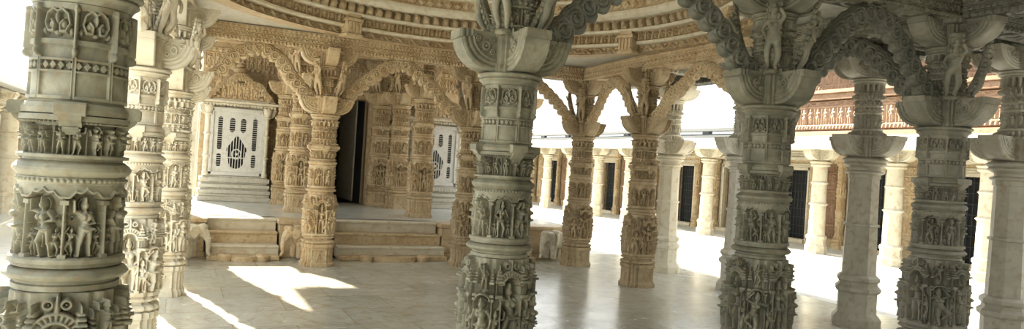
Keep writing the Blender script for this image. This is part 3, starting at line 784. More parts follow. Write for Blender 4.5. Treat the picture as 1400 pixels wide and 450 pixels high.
def ring_mesh(name, r0, r1, z0, z1, kind, cnt, res=110, soffit=.07):
    """inner cornice ring: carved inward face from z0 (radius r0) to z1 (radius r1) with a soffit underneath"""
    H = z1-z0; W = 2*PI*r0/max(cnt, 1)
    if kind: c = pattern_cell(W, H, res, kind); A = np.tile(c.a, (1, cnt))
    else: A = np.zeros((6, 720))
    nx = min(A.shape[1], 3600); A = fit(A, nx); ny = A.shape[0]
    zs = np.linspace(z0, z1, ny); base = np.linspace(r0, r1, ny)
    if not kind: base = base-np.sin(np.linspace(0, PI, ny))*H*.25
    R = base[:, None]-A*2.0
    th = np.arange(nx)*2*PI/nx
    rows = [(np.full(nx, r0+soffit+.12), z0), (R[0], z0)]+[(R[j], zs[j]) for j in range(ny)]+[(np.full(nx, r1+.2), z1)]
    V = np.array([np.stack([r*np.cos(th), r*np.sin(th), np.full(nx, z)], -1) for r, z in rows])
    F = grid_faces(len(rows), nx, True)
    me = np_mesh(name, V, F[:, ::-1], None, True, 60)
    return me
bands = [  # r0, r1, z0, z1, kind, count, material
    (3.02, 3.02, 3.40, 3.50, 'scroll', 90, HONEY), (2.97, 2.95, 3.50, 3.54, None, 0, CREAM),
    (2.93, 2.93, 3.54, 3.67, 'figures', 150, HONEY), (2.86, 2.84, 3.67, 3.71, None, 0, CREAM),
    (2.80, 2.80, 3.71, 3.85, 'dentil', 120, OCHRE), (2.72, 2.66, 3.83, 3.93, None, 0, CREAM),  # dentil course in darker ochre, its shadow put into the colour
    (2.62, 2.62, 3.93, 4.06, 'lozenge', 120, HONEY), (2.54, 2.52, 4.06, 4.10, None, 0, CREAM),
    (2.48, 2.48, 4.10, 4.22, 'pendant', 120, HONEY), (2.36, 2.28, 4.22, 4.34, None, 0, CREAM),
    (2.22, 2.22, 4.34, 4.48, 'figures', 110, HONEY), (2.05, 2.0, 4.48, 4.56, None, 0, CREAM),
    (1.9, 1.9, 4.56, 4.72, 'pendant', 80, HONEY), (1.6, 1.5, 4.72, 4.84, 'petal', 60, CREAM), (1.2, 1.1, 4.84, 4.96, 'petal', 48, HONEY), (.8, .7, 4.96, 5.06, 'petal', 32, CREAM)]
dome = empty('ceiling_dome', (DC[0], DC[1], 0)); dome['kind'] = 'structure'
for r0, r1, z0, z1, k, n, m in bands:
    o = link('carved_ring' if k else 'plain_ring', ring_mesh('ring', r0, r1, z0, z1, k, n, 110, .12 if r0 > 2 else .35), m, dome)
mb = bmesh.new(); bmesh.ops.create_cone(mb, cap_ends=True, segments=64, radius1=3.3, radius2=1.0, depth=1.9, matrix=Matrix.Translation((0, 0, 4.75)))
# outer shell of the dome: remove bottom face
bmesh.ops.delete(mb, geom=[f for f in mb.faces if f.normal.z < -.9], context='FACES')
me = bpy.data.meshes.new('shell'); mb.to_mesh(me); mb.free(); link('outer_shell', me, PALE, dome)
pm = mould('pendant', curve_prof([(.8, 5.06, 'l'), (.5, 4.95, 'l'), (.45, 4.85, 'b'), (.3, 4.8, 'l'), (.25, 4.68, 'b'), (.12, 4.6, 'l'), (.02, 4.5, 'l')]), 48); link('centre_pendant', pm, CREAM, dome)
# carved blocks on the lowest ring over each bay pillar
blk = MB()
blk.box(-.13, -.10, 0, .13, .12, .05, .01); blk.box(-.11, -.09, .05, .11, .12, .22, .008); blk.box(-.13, -.10, .22, .13, .12, .27, .01); blk.box(-.10, -.08, .27, .10, .12, .33, .01)
for i in range(4): blk.box(-.10+i*.055, -.105, .06, -.065+i*.055, -.085, .21, .004)
BLK = blk.mesh('ring block')
for a in [math.atan2(p[1]-DC[1], p[0]-DC[0]) for p in (far_row[1], far_row[2], right_row[1], right_row[2], left_row[1], left_row[2], B_, C_)]:
    o = link('ring_block', BLK, HONEY, dome); o.location = (2.92*math.cos(a), 2.92*math.sin(a), 3.36); o.rotation_euler = (0, 0, a-PI/2)
# ------------------------------------------------------------------ floor, platform, steps
def box_obj(name, b, mat, bev=0., parent=None): return link(name, MB().box(*b, bev).mesh(name), mat, parent)
struct(box_obj('floor', (-.75, -2.5, -.2, 8.6, 12.6, 0.), FLOOR))
struct(box_obj('floor_court', (-30, -12, -.3, 40, 60, -.03), COURT))
PH = .58
o = MB().box(-.9, 12.45, 0, 7.0, 17.6, PH).mesh('platform'); struct(link('floor_platform', o, PFLOOR))
def plat_part(u0, u1, label):
    t = empty('platform_block', (0, 0, 0)); m = MB()
    m.box(u0, 11.92, 0, u1, 12.5, .07, .01); m.box(u0+.02, 11.98, .07, u1-.02, 12.5, PH-.07, .008); m.box(u0-.01, 11.94, PH-.07, u1+.01, 12.5, PH+.004, .012)
    t.location = ((u0+u1)/2, 12.2, 0); me = m.mesh('block'); me.transform(Matrix.Translation((-(u0+u1)/2, -12.2, 0)))
    o = link('carved_block', me, HONEY, t)
    tag(t, label, 'plinth', 'stone blocks flanking the platform steps'); return t
plat_part(-.9, .48, 'stone block at the left end of the platform behind the pale left elephant')
plat_part(1.54, 2.40, 'stone block behind the elephant between the narrow and wide steps')
plat_part(4.24, 4.86, 'plain orange stone block at the right end of the wide steps')
plat_part(5.90, 6.98, 'stone block at the right end of the platform, behind the right elephant')
def stairs(u0, u1, label):
    t = empty('stone_steps', ((u0+u1)/2, 12.1, 0)); n = 3; w = (u1-u0)/2; CM = (CREAM, HONEY, CREAM)
    for i in range(n):
        z0 = .03+(PH-.03)/n*i; z1 = .03+(PH-.03)/n*(i+1); y = -.42+.25*i
        m = MB(); m.box(-w, y+.025, z0-.001, w, .48, z1-.035, .003); m.box(-w, y-.012, z1-.036, w, .48, z1, .007)
        link('step', m.mesh('step'), CM[i], t)
    # low threshold slab with curved nose and curled ends
    m = MB(); pts = []
    for k in range(25):
        a = PI*k/24; pts.append((-.42*w*math.cos(a), -.52-.20*math.sin(a)))
    b = len(m.v); top = [(x, y, .075) for x, y in pts]+[(w*.42, -.40, .075), (-w*.42, -.40, .075)]; bot = [(x, y, 0.001) for x, y, _ in top]
    n_ = len(top); m.v += bot+top; m.f += [list(range(n_))[::-1], [n_+i for i in range(n_)]]+[[i, (i+1) % n_, n_+(i+1) % n_, n_+i] for i in range(n_)]
    link('threshold_nose', m.mesh('nose', 40), HONEY, t)
    m = MB(); m.box(-w, -.56, 0, -w*.45, -.36, .075, .01); m.box(w*.45, -.56, 0, w, -.36, .075, .01); m.box(-w*.45, -.50, 0, w*.45, -.40, .03)
    link('threshold_slab', m.mesh('slab'), HONEY, t)
    for s in (-1, 1):
        cm = mould('curl', [(.02, 0), (.075, .0), (.085, .02), (.085, .05), (.06, .07), (.03, .072), (.03, .055), (.01, .055)], 32); c = link('curled_end', cm, HONEY, t); c.location = (s*w*.52, -.58, 0); c.scale = (1.2, 1.2, 1.5)
    tag(t, label, 'steps', 'marble steps up to the platform'); return t
stairs(.5, 1.52, 'narrow flight of three marble steps leading to the white lattice shrine')
stairs(2.42, 4.22, 'wide flight of marble steps right of the honey pillar, before the dark doorway')
stairs(4.88, 5.88, 'narrow steps hidden behind the large mid-picture pillar')
def elephant_mesh():
    """elephant facing +x, .62 m tall at the shoulder scaled later; stands on z=0"""
    v = [(0, 0, .42), (.16, 0, .44), (-.16, 0, .42), (.30, 0, .50), (.40, 0, .48), (.46, 0, .38), (.48, 0, .26), (.47, 0, .15), (.52, 0, .08),
         (.17, .09, .34), (.19, .10, .18), (.19, .10, .03), (.17, -.09, .34), (.19, -.10, .18), (.19, -.10, .03),
         (-.17, .09, .34), (-.19, .10, .18), (-.18, .10, .03), (-.17, -.09, .34), (-.19, -.10, .18), (-.18, -.10, .03),
         (-.27, 0, .38), (-.31, 0, .22), (-.30, 0, .12)]
    e = [(0, 1), (0, 2), (1, 3), (3, 4), (4, 5), (5, 6), (6, 7), (7, 8), (1, 9), (9, 10), (10, 11), (1, 12), (12, 13), (13, 14), (2, 15), (15, 16), (16, 17), (2, 18), (18, 19), (19, 20), (2, 21), (21, 22), (22, 23)]
    r = [.185, .17, .17, .115, .105, .06, .042, .034, .026, .085, .066, .064, .085, .066, .064, .09, .068, .066, .09, .068, .066, .03, .014, .012]
    me = skin_mesh('elephant body', v, e, r)
    bm = bmesh.new(); bm.from_mesh(me); bm_add_ball(bm, (.37, .045, .565), (.07, .055, .06)); bm_add_ball(bm, (.37, -.045, .565), (.07, .055, .06))
    for s in (-1, 1): bm_add_ball(bm, (.445, s*.07, .50), (.012, .012, .012), 8)
    for f in bm.faces: f.smooth = True
    bm.to_mesh(me); bm.free(); return me
def ear_mesh():
    m = bmesh.new(); pr = [(0, .09), (-.05, .10), (-.12, .08), (-.15, 0), (-.12, -.10), (-.06, -.14), (-.01, -.08)]
    rows = []
    for y, k in ((-.012, .8), (0, 1), (.012, .8)): rows.append([m.verts.new((x*k, y+abs(x)*.35, z*k)) for x, z in pr])
    n = len(pr)
    for a in range(2):
        for i in range(n): m.faces.new((rows[a][i], rows[a][(i+1) % n], rows[a+1][(i+1) % n], rows[a+1][i]))
    m.faces.new(rows[0][::-1]); m.faces.new(rows[2]); bmesh.ops.recalc_face_normals(m, faces=m.faces)
    me = bpy.data.meshes.new('ear'); m.to_mesh(me); m.free(); return me
EL, EAR = elephant_mesh(), ear_mesh()
TUSK = skin_mesh('tusk', [(0, 0, 0), (.06, 0, -.03), (.11, 0, -.01)], [(0, 1), (1, 2)], [.015, .012, .006])
sad = bmesh.new(); bmesh.ops.create_uvsphere(sad, u_segments=24, v_segments=14, radius=1, matrix=Matrix.Translation((-.0, 0, .45)) @ Matrix.Diagonal((.13, .198, .19, 1)))
bmesh.ops.delete(sad, geom=[v for v in sad.verts if v.co.z < .36], context='VERTS')
SAD = bpy.data.meshes.new('saddle'); sad.to_mesh(SAD); sad.free()
def elephant(x, y, z, rz, s, mat, label):
    t = empty('elephant_statue', (x, y, z), rz); t.scale = (s, s, s)
    link('body', EL, mat, t)
    for sg in (1, -1):
        o = link('ear', EAR, mat, t); o.location = (.35, sg*.095, .50); o.scale = (1, sg, 1)
        o = link('tusk', TUSK, CREAM, t); o.location = (.42, sg*.055, .40)
    link('saddle_cloth', SAD, mat, t)
    tag(t, label, 'statue', 'carved stone elephants beside the steps'); return t
elephant(.13, 11.70, .0, math.radians(-22), .86, CREAM, 'pale stone elephant left of the narrow steps, beside the far corner pillar')
elephant(1.93, 11.70, .0, math.radians(-155), .86, HONEY, 'stone elephant between the narrow steps and the honey pillar')
elephant(6.35, 11.70, .0, math.radians(-155), .86, CREAM, 'stone elephant at the right end of the platform, by the large mid-picture pillar')
# ------------------------------------------------------------------ porch on the platform
G3 = 'carved pillars of the raised porch'
porch = [(-.2, 13.55, CREAM, 'carved porch pillar at the far left of the platform, behind the corner pillar'),
         (2.06, 13.75, HONEY, 'carved porch pillar on the platform just left of the honey pillar between the steps'),
         (4.28, 13.45, HONEY, 'carved porch pillar on the platform right of the dark doorway, nearest the wide steps'),
         (6.4, 13.5, HONEY, 'carved porch pillar hidden behind the mid-picture pillar at the platform end'),
         (4.42, 15.55, HONEY, 'carved pillar deep in the porch, second right of the dark doorway'),
         (2.05, 15.7, HONEY, 'carved pillar deep in the porch beside the white lattice shrine')]
for x, y, m, lab in porch: tag(place(copy_tree(far0, m), x, y, PH), lab, 'pillar', G3, 'thing')
# door jamb pilasters flanking the dark doorway
for x, y, lab in ((4.14, 16.14, 'slim carved jamb pilaster at the right edge of the dark doorway'), (2.26, 16.14, 'carved jamb pilaster at the hidden left edge of the dark doorway')):
    tag(place(copy_tree(far0, HONEY), x, y, PH), lab, 'pilaster', 'jambs of the dark doorway', 'thing')
pz = 3.20+PH
for a, b, lab in (((-.6, 13.5), (6.9, 13.5), 'carved beam over the front porch pillars'), ((-.6, 15.6), (6.9, 15.6), 'carved beam over the inner porch pillars')):
    beam(a, b, pz, pz+.25, .3, HONEY, lab, (('petal', .6), ('figures', 1.2), ('lozenge', .8)), 120, 'porch_beam', 'beams of the raised porch')
for i, x in enumerate((-.2, 2.05, 4.28, 6.4)): beam((x, 11.46), (x, 17.2), pz, pz+.25, .26, HONEY, ('leftmost', 'second', 'third', 'rightmost')[i]+' of the four long beams running back through the porch', (('petal', .6), ('scroll', 1.2), ('lozenge', .8)), 100, 'porch_beam', 'beams of the raised porch')
struct(box_obj('ceiling_porch', (-.6, 11.15, pz+.25, 6.95, 17.6, pz+.45), CREAM))
# front attic between hall beam and porch beam
beam((-.4, 11.32), (6.7, 11.32), 3.42, pz+.25, .22, HONEY, 'tall carved attic course over the far hall arches', (('petal', .4), ('figures', 1.0), ('dots', .3), ('scroll', .8), ('lozenge', .6)), 130, 'attic_course', 'beams of the raised porch')
# back wall with doorway
DL, DR = 2.45, 3.93
w = MB(); w.box(.42, 16.6, PH, DL, 16.9, pz+.25); w.box(DR, 16.6, PH, 6.6, 16.9, pz+.25); w.box(DL, 16.6, 2.95, DR, 16.9, pz+.25)
WPO = struct(link('wall_porch', w.mesh('porch wall'), HONEY))
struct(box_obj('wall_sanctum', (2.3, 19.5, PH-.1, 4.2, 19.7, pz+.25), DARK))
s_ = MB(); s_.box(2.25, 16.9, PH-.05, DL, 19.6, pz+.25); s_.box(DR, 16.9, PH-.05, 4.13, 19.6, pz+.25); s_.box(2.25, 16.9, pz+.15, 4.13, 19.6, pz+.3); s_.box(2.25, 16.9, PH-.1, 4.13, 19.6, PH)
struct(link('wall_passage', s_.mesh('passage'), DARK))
fr = MB()
for i, (d, y) in enumerate(((0, 16.50), (.09, 16.53), (.17, 16.56))):
    fr.box(DL-.09-d, y, PH, DL-d, 16.7, 3.05+d, .006); fr.box(DR+d, y, PH, DR+.09+d, 16.7, 3.05+d, .006); fr.box(DL-.09-d, y, 2.95+d, DR+.09+d, 16.7, 3.05+d, .006)
fo = link('door_1', fr.mesh('door frame'), HONEY); struct(fo)
def strip_panel(name, x0, x1, y, z0, z1, rows, res, mat, parent=None, depthy=.05):
    """carved wall slab facing -y"""
    W = x1-x0; tot = sum(r[1] for r in rows); A = []; nx = int(W*res)
    for kk, f, n in rows: A.append(fit(np.tile(pattern_cell(W/n, (z1-z0)*f/tot, res, kk).a, (1, n)), nx))
    A = np.concatenate(A, 0); ny = A.shape[0]; xs = np.linspace(x0, x1, nx); zs = np.linspace(z0, z1, ny)
    X, Z = np.meshgrid(xs, zs); Yf = y-depthy-A
    V = np.stack([X, Yf, Z], -1)
    Vb = np.stack([X, np.full_like(X, y), Z], -1)
    # add returns: first/last rows and columns pulled back
    full = np.zeros((ny+2, nx+2, 3)); full[1:-1, 1:-1] = V; full[0, 1:-1] = Vb[0]; full[-1, 1:-1] = Vb[-1]; full[1:-1, 0] = Vb[:, 0]; full[1:-1, -1] = Vb[:, -1]
    full[0, 0] = Vb[0, 0]; full[0, -1] = Vb[0, -1]; full[-1, 0] = Vb[-1, 0]; full[-1, -1] = Vb[-1, -1]
    return link(name, np_mesh(name, full, grid_faces(ny+2, nx+2, False), None, True, 70), mat, parent)
PAN = [('petal', .3, 12), ('figures', 1, 5), ('scroll', .35, 4), ('lozenge', .35, 10), ('figures', 1, 5), ('dots', .15, 14), ('lozenge', .4, 9), ('figures', .9, 5), ('pendant', .4, 12)]
for x0, x1, lab in ((1.70, 2.1, 'left'), (4.25, 4.72, 'right')):
    o = strip_panel('carved_wall_panel', x0, x1, 16.6, PH, pz, PAN, 160, HONEY); o.parent = WPO
o = strip_panel('carved_wall_frieze', .46, 6.5, 16.6, 3.32, pz-.02, [('petal', .3, 60), ('figures', 1.2, 36), ('lozenge', .5, 50)], 90, HONEY); o.parent = WPO
# ------------------------------------------------------------------ lattice shrines
PARCH = torana_mesh('pediment arch', 2.0, 2.44, 2.98, .15, .08, 200, .02)
def shrine(cx, y, label, s=1.):
    t = empty('lattice_shrine', (cx, y, PH), 0); t.scale = (.88, 1, .97)
    m = MB(); W = .70
    for z0, z1, o in ((0, .10, .10), (.10, .16, .07), (.16, .24, .09), (.24, .28, .04), (.28, .36, .07), (.36, .40, .02), (.40, .50, .06), (.50, .53, .01)):
        m.box(-W-o, -o-.02, z0, W+o, .5, z1, .012)
    for i in range(18):
        x = -W+.02+i*(2*W-.04)/17; m.box(x-.022, -.115, .17, x+.022, -.08, .23, .006); m.box(x-.022, -.095, .41, x+.022, -.06, .49, .006)
    link('base', m.mesh('shrine base'), PALE, t)
    m = MB(); m.box(-W, .09, .53, W, .5, 2.02); link('body', m.mesh('shrine body'), CREAM, t)
    for sx in (-1, 1):
        pm_ = mould('pilaster', curve_prof([(.075, .53, 'l'), (.075, .60, 'l'), (.055, .62, 'l'), (.055, .9, 'l'), (.07, .92, 'l'), (.07, .96, 'b'), (.05, .98, 'l'), (.05, 1.35, 'l'), (.068, 1.38, 'l'), (.068, 1.42, 'b'), (.05, 1.44, 'l'), (.05, 1.78, 'l'), (.07, 1.80, 'l'), (.075, 1.84, 'b'), (.10, 1.92, 'l'), (.11, 2.0, 'l')]), 24)
        o = link('pilaster', pm_, CREAM, t); o.location = (sx*(W-.06), .02, 0)
        o = link('side_bracket', BR_LO, CREAM, t); o.location = (sx*(W-.02), .1, 2.0); o.rotation_euler = (0, 0, 0 if sx > 0 else PI); o.scale = (.5, .6, .8)
    # frame around lattice
    m = MB(); a, b = .53, .60
    m.box(-b, -.02, .55, -a, .1, 1.95, .01); m.box(a, -.02, .55, b, .1, 1.95, .01); m.box(-b, -.02, 1.88, b, .1, 1.97, .01); m.box(-b, -.02, .54, b, .1, .62, .01)
    link('frame', m.mesh('shrine frame'), WHITE, t)
    # white slab with real slots, built from strips around openings
    H0, H1 = .62, 1.88; holes = []
    def lat(x0, x1, z0, z1, rnd=True): holes.append((x0, x1, z0, z1))
    lat(-.43, -.33, .72, 1.00); lat(-.43, -.33, 1.08, 1.78); lat(.33, .43, .72, 1.00); lat(.33, .43, 1.08, 1.78)
    lat(-.18, -.06, 1.46, 1.76); lat(.06, .18, 1.46, 1.76)
    res = 200; nx, nz = int(2*a*res), int((H1-H0)*res); X, Z = np.meshgrid((np.arange(nx)+.5)/nx*2*a-a, (np.arange(nz)+.5)/nz*(H1-H0)+H0)
    op = np.zeros(X.shape, bool)
    for x0, x1, z0, z1 in holes:
        r = (x1-x0)/2; cxm = (x0+x1)/2; zc = np.clip(Z, z0+r, z1-r); op |= np.hypot(X-cxm, Z-zc) < r
    cen = (np.hypot(X/1.0, (Z-1.0)/1.05) < .20) | (np.hypot(X, Z-.86) < .17) | ((np.abs(X) < .22-.75*np.maximum(Z-1.12, 0)) & (Z > 1.05) & (Z < 1.38))
    op |= cen
    bars = (np.mod(Z, .045) < .009) & ~cen
    barc = (np.mod(X+.02, .06) < .014) | ((np.abs(np.hypot(X, Z-1.0)-.10) < .012)) | (np.hypot(X, Z-1.0) < .03) | ((np.abs(Z-.92) < .01))
    solid = ~op | bars | (cen & barc)
    # pixel columns merged into vertical runs of boxes
    dx = 2*a/nx; dz = (H1-H0)/nz; vs = []; fs = []
    ii = 0; used = np.zeros_like(solid)
    for j in range(nz):
        i = 0
        while i < nx:
            if solid[j, i] and not used[j, i]:
                i1 = i
                while i1 < nx and solid[j, i1] and not used[j, i1]: i1 += 1
                j1 = j+1
                while j1 < nz and solid[j1, i:i1].all() and not used[j1, i:i1].any() and (i == 0 or not solid[j1, i-1] or used[j1, i-1]) and (i1 == nx or not solid[j1, i1]): j1 += 1
                used[j:j1, i:i1] = True; bb = len(vs)
                X0, X1_, Z0_, Z1_ = -a+i*dx, -a+i1*dx, H0+j*dz, H0+j1*dz
                for yy in (.01, .05): vs += [(X0, yy, Z0_), (X1_, yy, Z0_), (X1_, yy, Z1_), (X0, yy, Z1_)]
                fs += [[bb+q for q in f] for f in ((0, 1, 2, 3), (7, 6, 5, 4), (0, 4, 5, 1), (1, 5, 6, 2), (2, 6, 7, 3), (3, 7, 4, 0))]
                i = i1
            else: i += 1
    me = bpy.data.meshes.new('lattice'); me.from_pydata(vs, [], fs); link('lattice_panel', me, WHITE, t)
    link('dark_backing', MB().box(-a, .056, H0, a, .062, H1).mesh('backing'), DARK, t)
    # cornice and pediment
    m = MB(); m.box(-W-.10, -.14, 2.02, W+.10, .5, 2.06, .008); m.box(-W-.16, -.20, 2.06, W+.16, .5, 2.11, .01); m.box(-W-.08, -.12, 2.11, W+.08, .5, 2.15, .008)
    for i in range(22):
        x = -W-.08+i*(2*W+.16)/21; m.box(x-.018, -.17, 2.0, x+.018, -.12, 2.05, .004)
    link('cornice', m.mesh('cornice'), CREAM, t)
    m = MB(); z = 2.15; steps = 7
    for i in range(steps):
        q = i/(steps-1); w_ = (W+.06)*(1-.82*q**.85); hh = .085
        m.box(-w_, -.10+.03*i, z, w_, .5-.02*i, z+hh*.55, .008); m.box(-w_+.03, -.07+.03*i, z+hh*.5, w_-.03, .46-.02*i, z+hh, .008)
        nb = max(2, int(w_*2/.11))
        for k in range(nb):
            x = -w_+.05+k*(2*w_-.1)/(nb-1); m.box(x-.03, -.125+.03*i, z+.005, x+.03, -.06+.03*i, z+hh*.85, .010)
        z += hh
    link('pediment', m.mesh('pediment'), HONEY, t)
    o = link('pediment_arch', PARCH, HONEY, t); o.location = (-W*1.02, -.14, .10); o.scale = (W*2.04/2.0, .9, .86)
    o = strip_panel('pediment_relief', -.42, .42, -.06, 2.17, 2.5, [('figures', 1.2, 5), ('petal', .3, 14)], 150, HONEY, t)
    fin = mould('finial', curve_prof([(.13, 0, 'l'), (.16, .03, 'l'), (.16, .08, 'b'), (.06, .10, 'l'), (.09, .16, 'b'), (.02, .22, 'l')]), 24); o = link('finial', fin, HONEY, t); o.location = (0, .2, z)
    tag(t, label, 'shrine', 'marble shrines with lattice fronts'); return t
shrine(1.13, 16.0, 'white lattice-fronted shrine at the left of the platform above the narrow steps')
shrine(5.42, 16.0, 'white lattice-fronted shrine partly hidden between porch pillars and the mid-picture pillar')
# ------------------------------------------------------------------ cloister across the court
CF = .23; CU = 12.35; WU = 14.0
st = MB(); st.box(11.55, -4, -.1, 18, 40, CF, .01)
struct(link('floor_cloister', st.mesh('cloister floor'), COURT))
o = link('court_step', MB().box(11.05, -4, -.05, 11.55, 31.9, .09, .01).mesh('court step'), COURT); tag(o, 'long low white marble step along the foot of the cloister', 'step')
wm = MB(); dz1 = CF+1.78
doors = [9.26+2.14*k for k in range(-4, 12)]
edges = [-4]+[e for d in doors for e in (d-.42, d+.42)]+[40]
wm.box(WU, -4, dz1, WU+.4, 40, 2.75)
for a, b in zip(edges[::2], edges[1::2]): wm.box(WU, a, CF, WU+.4, b, dz1)
WR = struct(link('wall_right', wm.mesh('cloister wall'), HONEY))
DF = MB()
for i, (d, x) in enumerate(((0, -.07), (.05, -.05), (.10, -.03))):
    DF.box(x, -.42-.05-d, 0, .02, -.42-d+.001, 1.78+d+.07, .006); DF.box(x, .42+d-.001, 0, .02, .42+.05+d, 1.78+d+.07, .006); DF.box(x, -.42-.05-d, 1.78+d, .02, .42+.05+d, 1.78+d+.07, .006)
DF.box(-.16, -.60, 2.02, .02, .60, 2.10, .01); DF.box(-.12, -.5, 2.10, .02, .5, 2.17, .01); DF.box(-.10, -.35, 2.17, .02, .35, 2.24, .01)
DF.box(-.2, -.5, 0, .02, .5, .10, .01)
DFM = DF.mesh('cell door frame')
GL = MB()
for k in range(9): GL.box(.10, -.42+k*.105-.006, .05, .115, -.42+k*.105+.006, 1.78)
for k in range(8): GL.box(.10, -.42, .2+k*.21-.006, .115, .42, .2+k*.21+.006)
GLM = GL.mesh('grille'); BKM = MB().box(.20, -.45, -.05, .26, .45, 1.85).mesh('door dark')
for i, d in enumerate(doors):
    f = link('door_%d' % (i+2), DFM, CREAM); f.location = (WU, d, CF); struct(f)
    link('grille', GLM, TEAL, f); link('dark_sheet', BKM, DARK, f)
# carved pilasters and wall niches between cell doors
def wall_pilaster(): 
    rows = [('block', 1)]
    M_ = []
    nx = 180; r = .15; A = []
    for kk, hh, cnt in (('petal', .06, 10), ('figures', .30, 6), ('scroll', .08, 4), ('lozenge', .08, 10), ('figures', .26, 6), ('dots', .04, 12), ('pendant', .12, 8), ('lozenge', .12, 8), ('figures', .3, 6), ('petal', .08, 10)):
        A.append(fit(repeat(pattern_cell(2*PI*r/cnt, hh, 110, kk), cnt), nx))
    A = np.concatenate(A, 0)
    return relief_drum('wall pilaster', .22, 1.95, r, A, nx, rects_foot([(1, .72), (.72, 1)], nx))
WP = wall_pilaster()
WPB = mould('pil base', [(.24, 0), (.24, .08), (.20, .10), (.20, .14), (.23, .16), (.23, .20), (.19, .22)], 96, rects_foot([(1, .72), (.72, 1)], 96))
WPC = mould('pil cap', [(.18, 1.95), (.21, 1.98), (.21, 2.02), (.25, 2.08), (.30, 2.14), (.30, 2.22)], 96, rects_foot([(1, .72), (.72, 1)], 96))
ORD = ['first', 'second', 'third', 'fourth', 'fifth', 'sixth', 'seventh', 'eighth', 'ninth', 'tenth', 'eleventh', 'twelfth', 'thirteenth', 'fourteenth', 'fifteenth', 'sixteenth', 'seventeenth', 'eighteenth', 'nineteenth', 'twentieth']
for i in range(len(doors)-1):
    v = (doors[i]+doors[i+1])/2
    for s, sd in ((-.40, 'near'), (.40, 'far')):
        t = empty('wall_pilaster', (WU-.115, v+s, CF)); t.scale = (.42, .62, 1.03); link('shaft', WP, HONEY, t); link('base', WPB, HONEY, t); link('cap', WPC, HONEY, t)
        tag(t, 'carved cloister pilaster, %s side of the %s wall bay from the near end' % (sd, ORD[i]), 'pilaster', 'carved pilasters on the cloister wall', 'thing')
    # seated figure niche between
    pn = strip_panel('niche_panel', -.20, .20, 0, 0, 1.7, [('petal', .3, 6), ('scroll', .3, 3), ('figures', 1.4, 2), ('lozenge', .3, 5), ('figures', .9, 3), ('pendant', .35, 6)], 90, RED if i % 2 else HONEY)
    pn.location = (WU, v, CF+.22); pn.rotation_euler = (0, 0, -PI/2)
    pn.parent = WR
# cloister front pillars (round, plain)
def cloister_pillar():
    t = empty('cloister_pillar', (0, 0, 0))
    link('base', mould('cb', [(.22, 0), (.22, .16), (.20, .18), (.19, .20), (.19, .30), (.21, .32), (.21, .36), (.185, .39)], 8, np.ones(8), 25), CREAM, t)
    link('shaft', mould('cs', curve_prof([(.165, .39, 'l'), (.158, 1.0, 'l'), (.175, 1.02, 'l'), (.175, 1.06, 'b'), (.155, 1.08, 'l'), (.150, 1.45, 'l'), (.165, 1.47, 'l'), (.165, 1.50, 'b'), (.148, 1.52, 'l'), (.145, 1.82, 'l')]), 24), CREAM, t)
    link('neck_ring', mould('cn', curve_prof([(.15, 1.82, 'l'), (.17, 1.83, 'l'), (.18, 1.88, 'b'), (.20, 1.90, 'l'), (.20, 1.94, 'b'), (.16, 1.96, 'l')]), 24), CREAM, t)
    link('capital_core', MB().box(-.13, -.13, 1.95, .13, .13, 2.17, .01).mesh('cc'), CREAM, t)
    for q in range(4):
        o = link('volute_bracket', BR_LO, CREAM, t); o.location = (.12*math.cos(q*PI/2), .12*math.sin(q*PI/2), 2.17); o.rotation_euler = (0, 0, q*PI/2); o.scale = (.9, .95, .85)
    return t
cp0 = cloister_pillar()
cvs = [7.75+1.775*k for k in range(-4, 15)]
for i, v in enumerate(cvs):
    o = cp0 if i == 0 else copy_tree(cp0); place(o, CU, v, CF)
    tag(o, 'plain cream pillar of the sunlit cloister, %s in its row from the near end' % ORD[i], 'pillar', 'cloister pillars across the court', 'thing')
bm_ = MB(); bm_.box(CU-.16, -4, CF+2.17, CU+.16, 30.9, CF+2.36, .01); o = link('cloister_beam', bm_.mesh('cb'), CREAM); tag(o, 'long cream stone beam resting on the cloister pillars across the court', 'beam', None, 'thing')
ev = MB(); ev.prism([(CU-.75, 2.42), (CU-.72, 2.38), (CU-.15, 2.58), (WU+.6, 2.72), (WU+.6, 2.86), (CU-.1, 2.70)], -4, 40); struct(link('roof_cloister', ev.mesh('eave'), COURT))
cp = MB(); cp.box(WU-.3, -4, 2.84, WU-.1, 40, 2.93, .008); cp.box(WU-.36, -4, 3.00, WU-.06, 31.9, 3.09, .008)
for k in range(22): cp.box(WU-.26, -3.9+k*2.05, 2.92, WU-.14, -3.6+k*2.05, 3.02)
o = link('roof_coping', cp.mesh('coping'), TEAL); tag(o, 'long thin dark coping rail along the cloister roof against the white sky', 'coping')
# red carved attic storey over the nearer part of the cloister
at = MB(); at.box(13.0, -4, 2.72, 14.6, 13.4, 4.75); at.box(12.55, -4, 4.5, 13.0, 13.4, 4.6, .01); at.box(12.7, -4, 4.6, 13.0, 13.4, 4.75, .01); at.box(12.9, -4, 2.72, 13.0, 13.4, 2.86, .01); at.box(12.86, -4, 3.55, 13.0, 13.4, 3.68, .01); at.box(12.8, -4, 3.68, 13.0, 13.4, 3.76, .01)  # top eave added to throw shade on the attic face
WA = struct(link('wall_attic', at.mesh('attic'), RED))
for k in range(12):
    o = strip_panel('attic_panel', -.62, .62, 0, 0, .62, [('petal', .2, 14), ('figures', 1, 6), ('scroll', .25, 5)], 80, RED); o.location = (13.0, -.5+k*1.22, 2.90); o.rotation_euler = (0, 0, -PI/2)
    o.parent = WA
    c = o.copy(); C.objects.link(c); c.location.z = 3.78
# cross wing closing the court at the far end
cw = MB(); cw.box(6.7, 32, -.05, 13, 33, 2.8); cw.prism([(31.0, 2.45), (31.3, 2.42), (33.4, 2.8), (33.4, 2.95)], 6.7, 13, 'x'); struct(link('wall_far', cw.mesh('far wing'), CREAM))
